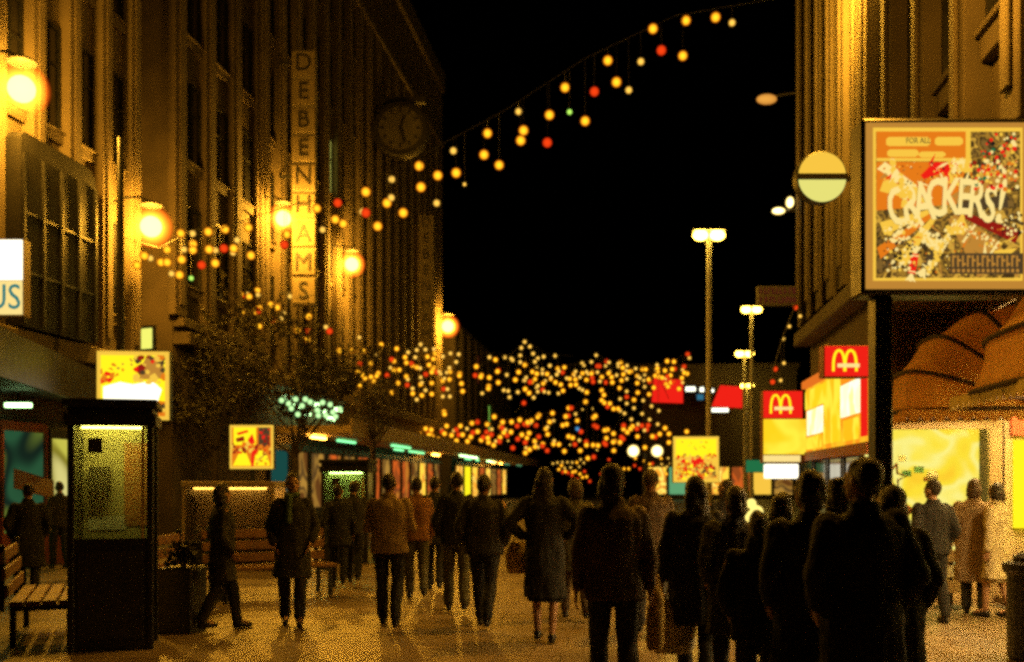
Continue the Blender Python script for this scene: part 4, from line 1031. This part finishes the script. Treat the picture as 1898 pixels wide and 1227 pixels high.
# ================================================================ STREET FURNITURE
def kiosk(label, x, y, w_, h_, rot, tubecol):
    t = thing('phone_kiosk', label, 'phone kiosk', (x, y, 0), rot, 'phone kiosks')
    dp = w_ * .85; p = .06
    for i in (-1, 1):
        for k in (0, 1):
            MB().box(i*(w_/2) - p/2 - (p/2)*i, i*(w_/2) + p/2 - (p/2)*i, k*(dp - p), k*(dp - p) + p, 0, h_ - .26).build('post', 'black_metal', t, .008)
    MB().box(-w_/2 - .03, w_/2 + .03, -.03, dp + .03, h_ - .26, h_ - .14).box(-w_/2 - .0, w_/2, 0, dp, h_ - .14, h_ - .08).box(-w_/2 - .04, w_/2 + .04, -.04, dp + .04, h_ - .08, h_).build('roof', 'black_metal', t, .01)
    MB().box(-w_/2 + p, w_/2 - p, .012, .045, 0, 1.1).build('kick_panel', 'black_metal', t)
    MB().box(-w_/2 + p, w_/2 - p, .02, .028, 1.1, h_ - .262).build('pane', 'kiosk_glass', t)
    for i in (-1, 1):
        MB().box(i*(w_/2 - .035), i*(w_/2 - .028), p, dp - p, .35, h_ - .262).build('pane', 'smoked_glass', t)
    MB().box(-w_/2 + p, w_/2 - p, dp - .04, dp - .02, 0, h_ - .262).build('back_panel', 'kiosk_panel', t)
    ph = MB().box(-.26, -.06, dp - .2, dp - .045, 1.55, 1.8).build('telephone', 'letter_dark', t, .01)
    MB().tube([(-.1, dp - .2, 1.62), (-.08, dp - .3, 1.4), (-.16, dp - .22, 1.3)], .012, 5).build('cord', 'letter_dark', ph)
    MB().box(-.3, .3, dp - .28, dp - .045, 1.02, 1.05).build('shelf', 'iron', t)
    MB().box(-w_*.26, -w_*.1, -.002, .018, h_ - .52, h_ - .38).build('notice', 'letter_dark', t)
    MB().box(w_*.08, w_*.40, dp - .052, dp - .042, 1.2, h_ - .4).build('poster', 'goods_orange', t)  # orange sheet paints the warm tint at the right of the pane
    MB().box(-w_*.36, w_*.1, dp - .052, dp - .042, 1.16, 1.3).build('notice', 'goods_white', t)
    MB().box(w_/2 - p - .05, w_/2 - p - .025, .005, .019, 1.1, h_ - .262).build('glazing_bar', 'trim_tan', t)
    MB().box(-w_/2 + p + .03, w_/2 - p - .03, .004, .0115, .12, .98).build('kick_plate', 'iron', t, .004)
    m = MB().box(-w_*.36, w_*.36, dp*.2, dp*.24, h_ - .28, h_ - .263).build('ceiling_light', tubecol, t)
    return t
emis('kiosk_tube', (1, .9, .2), 95)
emis('kiosk_tube_dim', (.6, 1, .3), 45)
kiosk('near phone kiosk with a glowing pane and dark roof, left', P(205, 0, 9.9).x, 9.9, .78, 2.45, R(15), 'kiosk_tube')
kiosk('smaller phone kiosk with a dim greenish pane behind the walkers', P(638, 0, 20.5).x, 20.5, .95, 2.1, R(-4), 'kiosk_tube_dim')

def bench(label, x, y, rot, L_=1.8):
    t = thing('bench', label, 'bench', (x, y, 0), rot, 'slatted benches')
    for k in range(4): MB().box(-.30 + k*.15, -.30 + k*.15 + .125, 0, L_, .42, .465).build('slat', 'wood_slat', t, .008)
    for k in range(3):
        a = Matrix.Rotation(R(-14), 3, 'Y')
        MB().box(-.34, -.305, 0, L_, .50 + k*.17, .625 + k*.17, None).build('back_slat', 'wood_slat', t, .008, ).location = (-.025 * k, 0, 0)
    for yy in (.08, L_ - .14):
        MB().box(-.3, .3, yy, yy + .06, .36, .418).box(-.3, -.24, yy, yy + .06, 0, .36).box(.22, .28, yy, yy + .06, 0, .36).build('leg', 'black_metal', t, .006)
        MB().box(-.405, -.345, yy, yy + .06, .36, 1.02).build('back_post', 'black_metal', t, .006)
    return t
bench('slatted bench cut by the left edge, end on', P(78, 0, 10.2).x, 10.2, R(21))
bench('slatted bench just right of the near phone kiosk', P(290, 0, 12.0).x, 12.0, R(-3))
bench('slatted bench before the glass showcase', P(385, 0, 14.2).x, 14.2, R(-60))
# glass showcase
t = thing('showcase', 'low lit glass showcase on a dark plinth, left of the walkers', 'display case', (P(422, 0, 19).x, 19, 0), R(-6))
MB().box(-.88, .88, 0, .7, 0, .53).build('plinth', 'black_metal', t, .01)
for i in (-1, 1):
    for yy in (0, .65): MB().box(i*.88 - .025*i - .025, i*.88 - .025*i + .025, yy, yy + .05, .532, 1.55).build('post', 'trim_tan', t)
MB().box(-.9, .9, -.02, .72, 1.552, 1.66).build('top', 'trim_tan', t, .01)
MB().box(-.83, .83, .01, .018, .535, 1.55).build('pane', 'smoked_glass', t)
MB().box(-.83, .83, .66, .69, .535, 1.55).build('back_panel', 'trim_tan', t)
g = MB()
for k in range(14):
    g.mi = k % 3; x = -.78 + k*.11; g.box(x, x + .08, .3, .42, .54, .54 + random.uniform(.1, .3))
g.build('goods', ['goods_white', 'shop_red', 'trim_tan'], t)
emis('case_tube', (1, .55, .1), 50)
MB().box(-.7, .7, .1, .14, 1.51, 1.54).build('tube_light', 'case_tube', t)
# planter
t = thing('planter', 'black square planter box between the near kiosk and the first bench', 'planter', (P(322, 0, 11.0).x, 11.0, 0), R(-4))
MB().box(-.2, .2, 0, .45, 0, .72).build('tub', 'black_metal', t, .02)
g = MB(); rs = random.Random(2)
for k in range(160):
    a, r_ = rs.uniform(0, 6.28), rs.uniform(0, .2); c = Vector((r_*math.cos(a), .22 + r_*math.sin(a), .74 + rs.uniform(0, .22)))
    d1 = Vector((rs.uniform(-1, 1), rs.uniform(-1, 1), rs.uniform(-.2, 1))).normalized() * .07; d2 = d1.cross(Vector((rs.uniform(-1, 1), rs.uniform(-1, 1), 1))).normalized() * .03
    g.poly([c - d2, c + d1, c + d2, c - d1 * .6])
g.build('foliage', 'leaf', t)
# litter bin at the right edge
t = thing('litter_bin', 'round black litter bin at the right edge', 'litter bin', (P(1917, 0, 9.4).x, 9.4, 0))
MB().lathe([(.2, 0), (.23, .05), (.235, .8), (.27, .84), (.27, .9), (.22, .92)], (0, 0, 0), 20).build('body', 'black_metal', t)
MB().lathe([(.17, .921), (.18, .96), (.12, 1.0)], (0, 0, 0), 16).build('liner', 'iron', t)
# flag pole in front of the stone store
t = thing('flagpole', 'thin black pole before the stone store, left of the second globe lamp', 'pole', (P(223, 0, 21).x, 21, 0))
MB().tube([(0, 0, 0), (0, 0, 4), (0, 0, P(0, 255, 21).z)], [.09, .085, .06], 10).build('shaft', 'black_metal', t)
MB().lathe([(.16, 0), (.16, .3), (.1, .4)], (0, 0, 0), 12).build('base', 'black_metal', t)
# postcard rack by the shop
t = thing('card_rack', 'narrow wire card rack before the lit display window', 'rack', (P(1762, 0, 13.3).x, 13.3, 0))
MB().lathe([(.2, 0), (.2, .03), (.03, .06), (.02, 1.0)], (0, 0, 0), 12).build('stand', 'iron', t)
for k in range(4):
    MB().box(-.13, .13, -.09, -.07, .22 + k*.2, .37 + k*.2).build('card_pocket', 'goods_white' if k % 2 else 'trim_tan', t)

# ================================================================ TREES
def tree(label, px, d, h, spread, z_lo, nleaf, seed):
    rs = random.Random(seed)
    t = thing('street_tree', label, 'tree', (P(px, 0, d).x, d, 0), 0, 'street trees')
    tr = MB(); tips = []
    tr.tube([(0, 0, 0), (.05, 0, z_lo * .6), (.02, .03, z_lo)], [.15, .11, .09], 8)
    tr.build('trunk', 'bark', t)
    br = MB()
    def grow(p, dr, L_, r_, lv):
        pts = [p]; q = p; dd_ = dr
        for _ in range(4):
            dd_ = (dd_ + Vector((rs.uniform(-.25, .25), rs.uniform(-.25, .25), rs.uniform(-.05, .22)))).normalized()
            q = q + dd_ * L_ / 4; pts.append(q)
        br.tube(pts, [r_, r_*.85, r_*.7, r_*.55, r_*.4], 5)
        for pp in pts[1:]: tips.append((pp, lv))
        if lv < 3:
            for _ in range(4 if lv < 2 else 3):
                k = rs.randrange(1, 5); b = pts[k]
                nd = (dd_ + Vector((rs.uniform(-1, 1), rs.uniform(-1, 1), rs.uniform(-.35, .6)))).normalized()
                grow(b, nd, L_ * rs.uniform(.5, .7), r_ * .5, lv + 1)
    for k in range(6):
        a = k * 1.05 + rs.uniform(-.3, .3)
        grow(Vector((.02, .03, z_lo * rs.uniform(.85, 1))), Vector((math.cos(a), math.sin(a), rs.uniform(.5, 1.3))).normalized(), (h - z_lo) * rs.uniform(.5, .75) * spread, .05, 0)
    br.build('branches', 'bark', t)
    lf = MB()
    cand = [p for p, lv in tips if lv >= 1]; cand = rs.sample(cand, max(20, len(cand) // 4))
    for k in range(nleaf):
        c = rs.choice(cand) + Vector((rs.gauss(0, .13), rs.gauss(0, .13), rs.gauss(0, .1)))
        d1 = Vector((rs.uniform(-1, 1), rs.uniform(-1, 1), rs.uniform(-1, .4))).normalized() * rs.uniform(.06, .115)
        d2 = d1.cross(Vector((rs.uniform(-1, 1), rs.uniform(-1, 1), 1))).normalized() * rs.uniform(.03, .05)
        lf.poly([c - d1, c - d2, c + d1, c + d2])
    lf.build('crown', 'leaf', t)
tree('leafy street tree in front of the tall vertical letter sign', 545, 30, 7.2, 1.0, 2.7, 4200, 4)
tree('sparse street tree before the dark office block', 395, 29, 6.0, 1.0, 2.7, 1800, 9)
tree('street tree with dark bare branches left of the white star motifs', 690, 38, 6.2, .75, 3.3, 700, 14)

# ================================================================ PEOPLE
mat('skin', (.36, .2, .13), .6, .12, 6, .05)
mat('hair_dark', (.018, .012, .009), .55, .3, 20, .5, fine=120)
mat('hair_brown', (.05, .028, .014), .55, .3, 20, .5, fine=120)
mat('shoe_black', (.012, .011, .011), .4, .2, 8, .1)
for nm, c in (('cloth_black', (.010, .010, .011)), ('cloth_charcoal', (.022, .021, .021)), ('cloth_brown', (.085, .055, .03)), ('cloth_tan', (.26, .18, .10)), ('cloth_cream', (.55, .46, .3)), ('cloth_olive', (.07, .065, .03)), ('cloth_navy', (.013, .016, .026)), ('cloth_rust', (.2, .085, .03)), ('cloth_green', (.05, .09, .05)), ('bag_white', (.55, .5, .38)), ('bag_yellow', (.6, .42, .1)), ('bag_black', (.02, .018, .016))):
    mat(nm, c, .85, .2, 9, .35, fine=160)

def cap_mesh(b, p0, p1, r0, r1, n=10):
    p0, p1 = Vector(p0), Vector(p1); m = MB.__new__(MB); m.b = b; m.mi = 0
    t = (p1 - p0).normalized()
    pts = [p0 - t*r0*.98, p0 - t*r0*.7, p0, p1, p1 + t*r1*.7, p1 + t*r1*.98]
    m.tube(pts, [r0*.2, r0*.71, r0, r1, r1*.71, r1*.2], n)
def ell(b, c, r, n=14, k=10):
    m = MB.__new__(MB); m.b = b; m.mi = 0; m.ball(c, r, n, k)
def loft(b, rings, n=18):
    rr = []
    for (z, cx, cy, rx, ry) in rings:
        rr.append([b.verts.new((cx + rx*math.cos(2*math.pi*k/n), cy + ry*math.sin(2*math.pi*k/n), z)) for k in range(n)])
    for i in range(len(rr) - 1):
        for k in range(n): b.faces.new((rr[i][k], rr[i][(k+1) % n], rr[i+1][(k+1) % n], rr[i+1][k]))
    b.faces.new(rr[0][::-1]); b.faces.new(rr[-1])
def fuse(b, vox, wrinkle=0.0, smooth=3, seed=0.0):
    bmesh.ops.recalc_face_normals(b, faces=b.faces[:])
    me = bpy.data.meshes.new('fuse'); b.to_mesh(me); b.free()
    o = bpy.data.objects.new('fuse', me); COL.objects.link(o)
    md = o.modifiers.new('r', 'REMESH'); md.mode = 'VOXEL'; md.voxel_size = vox; md.use_smooth_shade = True
    ms = o.modifiers.new('s', 'SMOOTH'); ms.factor = .5; ms.iterations = smooth
    bpy.context.view_layer.update()
    out = bpy.data.meshes.new_from_object(o.evaluated_get(bpy.context.evaluated_depsgraph_get()))
    bpy.data.objects.remove(o); bpy.data.meshes.remove(me)
    if wrinkle > 0:
        ns = [v.normal.copy() for v in out.vertices]
        for v, nv in zip(out.vertices, ns):
            q = Vector((v.co.x * 7 + seed, v.co.y * 7, v.co.z * 4.2 + seed))
            q2 = Vector((v.co.x * 17, v.co.y * 17 + seed, v.co.z * 9))
            v.co += nv * (noise.noise(q) * wrinkle + noise.noise(q2) * wrinkle * .6)
    return out

def person(label, px, d, head=0.0, H=1.75, top='cloth_black', legs='cloth_charcoal', hair='hair_dark', coat=None, hairlen=0, stride=.22, arms=('swing', 'swing'), skirt=False, vox=None, wide=1.0, hood=False, group='people walking in the street', x=None, lean=0.0, scarf=None, hturn=None):
    """one figure facing +y of its own frame; head = turn about z"""
    k = H / 1.75
    t = thing('person', label, 'person', ((P(px, 0, d).x if x is None else x), d, .012), head, group)
    vx = vox or (.0105 if d < 9 else .013 if d < 14 else .017)
    sd = px * .37
    rg = random.Random(int(px) + int(d * 10))
    if hturn is None: hturn = rg.uniform(-.6, .6)
    HR = Matrix.Rotation(hturn, 4, 'Z')
    head += rg.uniform(-.14, .14)
    t.rotation_euler = (0, 0, head)
    sw = stride
    S = lambda *p: Vector((p[0] * wide, p[1], p[2]))
    # joints
    J = {}
    for s_, ph in ((-1, 1), (1, -1)):
        hip = S(s_*.088, 0, .92); kn = Vector((s_*.095, ph*sw*.55 + .03, .50)); an = Vector((s_*.085, ph*sw - (.05 if ph < 0 else 0), .085 + (.05 if ph < 0 and sw > .1 else 0)))
        J[s_] = (hip, kn, an, ph)
    A = {}
    for i, s_ in enumerate((-1, 1)):
        sh = S(s_*.185, 0, 1.405); mode = arms[i]; ph = -J[s_][3]
        if mode == 'swing': el = sh + Vector((s_*.055, ph*.09 - .02, -.285)); wr = el + Vector((s_*.005, ph*.1 + .06, -.245))
        elif mode == 'pocket': el = sh + Vector((s_*.075, -.06, -.275)); wr = el + Vector((-s_*.06, .13, -.19))
        elif mode == 'carry': el = sh + Vector((s_*.05, -.01, -.29)); wr = el + Vector((s_*.015, .03, -.25))
        elif mode == 'akimbo': el = sh + Vector((s_*.18, -.06, -.22)); wr = el + Vector((-s_*.15, .10, -.15))
        elif mode == 'front': el = sh + Vector((s_*.05, .02, -.28)); wr = el + Vector((-s_*.10, .22, .03))
        A[s_] = (sh, el, wr)
    # ---- body: one continuous surface
    b = bmesh.new()
    hz = 1.625
    ell(b, (0, .005, hz), (.075, .093, .112)); ell(b, (0, .035, hz - .06), (.056, .062, .062))
    cap_mesh(b, (0, .098, hz - .005), (0, .112, hz - .03), .010, .015, 8)
    for s_ in (-1, 1):
        ell(b, (s_*.077, -.005, hz - .01), (.012, .024, .034), 8, 6)
        ell(b, (s_*.03, .083, hz + .022), (.026, .014, .008), 8, 6)
    cap_mesh(b, (0, .088, hz - .066), (.018, .086, hz - .066), .008, .007, 8); cap_mesh(b, (0, .088, hz - .066), (-.018, .086, hz - .066), .008, .007, 8)
    for v in b.verts: v.co = HR @ v.co
    cap_mesh(b, (0, -.02, 1.42), (0, -.008, 1.56), .058, .05)
    loft(b, [(.86, 0, 0, .15*wide, .105), (.95, 0, -.005, .165*wide, .115), (1.08, 0, .0, .14*wide, .10), (1.25, 0, .005, .165*wide, .115), (1.38, 0, -.005, .175*wide, .10), (1.45, 0, -.01, .09, .07)])
    for s_ in (-1, 1):
        hip, kn, an, ph = J[s_]
        cap_mesh(b, hip, kn, .082, .055); cap_mesh(b, kn, an, .054, .036); cap_mesh(b, an, an + Vector((0, .12, -.035)), .036, .03)
        sh, el, wr = A[s_]
        cap_mesh(b, sh, el, .05, .04); cap_mesh(b, el, wr, .04, .027)
        dr = (wr - el).normalized(); side = dr.cross(Vector((0, 1, 0)))
        side = side.normalized() if side.length > .2 else Vector((0, 0, 1)); fwd = side.cross(dr).normalized()
        pal = wr + dr * .085
        for q in range(4): cap_mesh(b, wr + dr*.02 + fwd*(q - 1.5)*.012, pal + fwd*(q - 1.5)*.0195, .0135, .0115, 8)
        cur = side * (-1 if side.x * s_ > 0 else 1)
        for q, ln in enumerate((.036, .043, .040, .031)):
            f0 = pal + fwd*(1.5 - q)*.0215; f1 = f0 + dr*ln + cur*.006 + fwd*(1.5 - q)*.003; f2 = f1 + (dr*.7 + cur*.7)*ln*.85
            cap_mesh(b, f0, f1, .0095, .0085, 7); cap_mesh(b, f1, f2, .0085, .007, 7)
        th0 = wr + dr*.03 + fwd*.02; th1 = th0 + fwd*.032 + dr*.028; cap_mesh(b, th0, th1, .0115, .0105, 7); cap_mesh(b, th1, th1 + dr*.03 + cur*.008, .0105, .008, 7)
    body = link('body', fuse(b, vx * .9, 0, 2), 'skin', t)
    parts = [body]
    # ---- eyes
    for s_ in (-1, 1):
        parts.append(MB().ball(HR @ Vector((s_*.031, .083, hz + .004)), (.013, .011, .008), 10, 6).build('eye', 'letter_dark', body))
    # ---- trousers or bare legs
    if not skirt:
        b = bmesh.new()
        loft(b, [(.80, 0, 0, .16*wide, .115), (.95, 0, -.005, .178*wide, .13), (1.07, 0, 0, .155*wide, .115)])
        for s_ in (-1, 1):
            hip, kn, an, ph = J[s_]
            cap_mesh(b, hip, kn, .1, .076); cap_mesh(b, kn, an + Vector((0, -.008, .03)), .076, .067)
        parts.append(link('trousers', fuse(b, vx, .012, 2, sd), legs, t))
    # ---- coat / jacket
    b = bmesh.new()
    hem = coat if coat else .84
    fl = 1.0 if hem > .7 else 1.12
    rings = [(hem, 0, 0, .205*wide*fl, .155*fl), (max(hem + .05, .86), 0, -.005, .205*wide, .152), (1.06, 0, .0, .185*wide, .14), (1.25, 0, .0, .205*wide, .15), (1.37, 0, -.01, .205*wide, .135), (1.425, 0, -.015, .155*wide, .105), (1.462, 0, -.015, .095, .08), (1.49, 0, -.014, .07, .066)]
    if hem < .7: rings.insert(1, ((hem + .86) / 2, 0, 0, .208*wide, .152))
    loft(b, rings)
    for s_ in (-1, 1):
        sh, el, wr = A[s_]
        cap_mesh(b, sh + Vector((-s_*.02, 0, -.015)), el, .078, .064); cap_mesh(b, el, wr - (wr - el).normalized()*.03, .063, .05)
    loft(b, [(1.44, 0, -.012, .105, .09), (1.475, 0, -.016, .085, .078), (1.515, 0, -.018, .074, .07)])
    if hood: ell(b, (0, -.05, hz - .13), (.12, .1, .08))
    parts.append(link('coat' if hem < .8 else 'jacket', fuse(b, vx, .016, 2, sd), top, t))
    if scarf:
        b = bmesh.new(); ell(b, (0, .0, 1.50), (.095, .1, .045)); cap_mesh(b, (.03, .1, 1.48), (.04, .16, 1.2), .035, .04)
        parts.append(link('scarf', fuse(b, vx, .006, 2, sd), scarf, t))
    if skirt:
        b = bmesh.new(); h2 = (coat or .84) - .04
        loft(b, [(h2, 0, 0, .185, .14), (.95, 0, 0, .17, .125), (1.06, 0, 0, .15, .11)])
        parts.append(link('skirt', fuse(b, vx, .006, 3, sd), legs, t))
    # ---- hair
    b = bmesh.new()
    ell(b, (0, -.016, hz + .024), (.083, .098, .104)); 
    if hairlen == 0: ell(b, (0, -.052, hz - .01), (.066, .052, .062))
    if hairlen >= 1: ell(b, (rg.uniform(-.008, .008), -.035, hz - .035), (.097, .083, .092)); ell(b, (rg.uniform(-.012, .012), -.05, hz - .085), (.088, .066, .055))
    if hairlen >= 2: loft(b, [(1.36, 0, -.1, .085, .035), (1.48, 0, -.075, .105, .055), (hz - .04, 0, -.03, .098, .08)])
    hm = fuse(b, vx * .8, .02, 1, sd)
    hb = bmesh.new(); hb.from_mesh(hm)
    # keep the face clear
    dele = [v for v in hb.verts if v.co.y > .052 and v.co.z < hz + .055 and abs(v.co.x) < .075]
    bmesh.ops.delete(hb, geom=dele, context='VERTS'); bmesh.ops.transform(hb, matrix=HR, verts=hb.verts[:]); hb.to_mesh(hm); hb.free()
    parts.append(link('hair', hm, hair, t))
    # ---- shoes
    for s_ in (-1, 1):
        an = J[s_][2]; b = bmesh.new()
        tip = an + Vector((0, .15, -.05)); heel = an + Vector((0, -.03, -.05))
        cap_mesh(b, heel, tip, .036, .034); cap_mesh(b, an + Vector((0, -.01, -.02)), an + Vector((0, .07, -.035)), .045, .038)
        for v in b.verts: v.co.z = max(v.co.z, an.z - .085)
        parts.append(link('shoe', fuse(b, .011, 0, 1), 'shoe_black', t))
    t.scale = (k, k, k)
    if lean: t.rotation_euler.x = lean
    return t, A, k
def bag(label, holder, hand, mt_, w_, h_, dep=.12, dz=0.0, dx=0.0, dy=0.0):
    t0, A, k = holder
    wr = A[hand][2]; q = Matrix.Rotation(t0.rotation_euler.z, 3, 'Z') @ (wr * k)
    base = Vector(t0.location) + q + Vector((dx, dy, -.14 + dz))
    t = thing('shopping_bag', label, 'bag', base, t0.rotation_euler.z + .3, 'bags carried by walkers')
    b = bmesh.new()
    loft(b, [(-h_ - .06, 0, 0, w_*.42, dep*.45), (-h_, 0, 0, w_*.5, dep*.6), (-h_*.5, 0, 0, w_*.52, dep*.62), (-.08, 0, 0, w_*.42, dep*.35), (-.03, 0, 0, w_*.28, dep*.2)])
    link('sack', fuse(b, .014, .012, 2, w_*9), mt_, t)
    for s_ in (-1, 1):
        MB().tube([(-w_*.2, s_*.012, -.05), (-w_*.1, s_*.012, .06), (w_*.1, s_*.012, .06), (w_*.2, s_*.012, -.05)], .006, 5).build('handle', mt_, t)
    return t
pi = math.pi
p1 = person('walker in a dark coat and greenish scarf facing the camera, left of the middle', 542, 11.7, pi + .1, 1.74, 'cloth_charcoal', 'cloth_charcoal', coat=.55, arms=('pocket', 'pocket'), stride=.08, scarf='cloth_green')
p2 = person('walker in a short tan jacket and black trousers, seen from behind', 722, 11.7, .05, 1.74, 'cloth_tan', 'cloth_black', coat=.83, arms=('front', 'front'), stride=.05, wide=1.1)
bag('black shoulder bag held before the tan jacket walker', p2, -1, 'bag_black', .34, .22, .14, .12, .1)
p2b = person('walker in a rust jacket and olive trousers behind the tan jacket walker', 772, 14.4, .1, 1.7, 'cloth_rust', 'cloth_olive', stride=.12, arms=('pocket', 'swing'))
p3 = person('walker in a black jacket close beside the brown jacket walker', 846, 12.9, .05, 1.77, 'cloth_black', 'cloth_olive', arms=('pocket', 'swing'), stride=.18)
p4 = person('walker in a dark brown jacket, mid stride, arm in arm near the middle', 897, 11.5, -.05, 1.72, 'cloth_charcoal', 'cloth_black', arms=('pocket', 'pocket'), stride=.24, wide=1.12)
p5 = person('long-haired walker in a knee-length black coat with bare calves, from behind', 1010, 10.55, .0, 1.79, 'cloth_black', 'cloth_black', coat=.44, hairlen=2, arms=('akimbo', 'akimbo'), skirt=True, stride=.1)
bag('pale orange shopping bag at the left of the long black coat', p5, -1, 'bag_yellow', .27, .3, .14, .12, -.06, .1)
p6 = person('near walker with bobbed dark hair in a brown jacket, back to the camera', 1137, 7.3, .04, 1.76, 'cloth_brown', 'cloth_charcoal', coat=.8, hairlen=1, arms=('carry', 'carry'), stride=.1, wide=1.06)
bag('long yellow bag hanging at the right of the near brown jacket', p6, 1, 'bag_yellow', .14, .42, .1, .18, .05, .05)
p7 = person('walker in an olive coat half hidden left of the near brown jacket', 1066, 12.2, .0, 1.68, 'cloth_olive', 'cloth_brown', coat=.6, hair='hair_brown', hairlen=1, arms=('carry', 'swing'))
p8 = person('tall walker in a brown coat right behind the near bobbed hair walker', 1206, 11.0, .1, 1.78, 'cloth_brown', 'cloth_charcoal', coat=.5, hair='hair_brown', arms=('pocket', 'swing'))
p9 = person('walker with long dark hair in a black coat, right of the brown jackets', 1288, 8.4, -.05, 1.68, 'cloth_black', 'cloth_black', coat=.5, hairlen=2, arms=('carry', 'carry'), wide=1.12, stride=.12)
bag('large pale shopping bag low beside the long-haired black coat', p9, -1, 'bag_white', .38, .42, .16, .02, .08, -.05)
p10 = person('nearest walker, tall in a black coat before the black sign post', 1598, 5.5, .02, 1.77, 'cloth_black', 'cloth_black', coat=.5, arms=('pocket', 'pocket'), wide=1.12, stride=.08)
p11 = person('walker in a navy coat beside the nearest tall black coat', 1500, 6.1, .1, 1.7, 'cloth_navy', 'cloth_black', coat=.5, hairlen=1, arms=('pocket', 'carry'), wide=1.15, stride=.1)
p12 = person('short youngster in a black anorak at the left of the near dark group', 1408, 6.6, -.1, 1.45, 'cloth_black', 'cloth_charcoal', coat=.75, hood=True, arms=('pocket', 'pocket'), wide=1.15, stride=.1)
p23 = person('walker in a black overcoat behind the navy coat walker', 1450, 7.4, .05, 1.56, 'cloth_black', 'cloth_black', coat=.45, hairlen=1, arms=('pocket', 'pocket'), wide=1.15, stride=.1)
p24 = person('walker in rust trousers and a black jacket behind the nearest tall walker', 1556, 7.0, .0, 1.66, 'cloth_black', 'cloth_rust', coat=.78, hairlen=1, arms=('pocket', 'carry'), skirt=False, wide=1.15, stride=.08)
p25 = person('walker in a charcoal coat between the youngster and the long black hair', 1362, 8.0, .0, 1.6, 'cloth_charcoal', 'cloth_black', coat=.5, hairlen=1, arms=('pocket', 'pocket'), wide=1.15, stride=.1)
p26 = person('nearest walker at the right in a black coat, in front of the sign post', 1650, 6.2, .0, 1.62, 'cloth_black', 'cloth_black', coat=.45, hairlen=1, arms=('pocket', 'pocket'), wide=1.1, stride=.1)
p13 = person('man in a black jacket walking before the lit display window', 1728, 12.0, .1, 1.66, 'cloth_black', 'cloth_black', arms=('swing', 'pocket'), stride=.1, wide=1.1)
bag('white carrier bag in the hand of the man before the display window', p13, -1, 'bag_white', .2, .24, .1, .1, -.02)
p14 = person('shopper in a long tan coat at the lit shop entrance', 1806, 12.7, -.3, 1.68, 'cloth_tan', 'cloth_charcoal', coat=.42, hair='hair_brown', hairlen=1, arms=('pocket', 'front'), stride=.06, wide=1.12)
p15 = person('shopper in a cream coat with bare calves at the shop entrance', 1846, 12.4, .9, 1.64, 'cloth_cream', 'cloth_cream', coat=.5, hairlen=1, arms=('carry', 'front'), skirt=True, stride=.1)
p16 = person('small dark walker before the farther phone kiosk, left of a pair', 627, 16.0, .1, 1.6, 'cloth_black', 'cloth_black', coat=.7, stride=.15)
p17 = person('small dark walker before the farther phone kiosk, right of a pair', 656, 16.6, -.1, 1.66, 'cloth_charcoal', 'cloth_black', stride=.15)
p18 = person('distant dark walker between the rust jacket and black jacket walkers', 806, 15.5, 0, 1.72, 'cloth_black', 'cloth_black', coat=.7, stride=.15)
p19 = person('dark walker crossing before the glass showcase', 412, 11.3, -1.2, 1.62, 'cloth_charcoal', 'cloth_charcoal', coat=.6, hairlen=1, arms=('pocket', 'pocket'), stride=.2)
p20 = person('dark shopper under the canopy at the left edge', 52, 14.2, .6, 1.62, 'cloth_black', 'cloth_black', coat=.5, arms=('pocket', 'pocket'), stride=.05, wide=1.1)
p21 = person('distant shopper at the lit window left of the near phone kiosk', 110, 19.5, .8, 1.65, 'cloth_charcoal', 'cloth_black', stride=.1)
p22 = person('dark walker past the square lit poster, right of the long-haired black coat', 1345, 12.5, .1, 1.68, 'cloth_black', 'cloth_charcoal', coat=.6, hairlen=1, arms=('pocket', 'swing'))
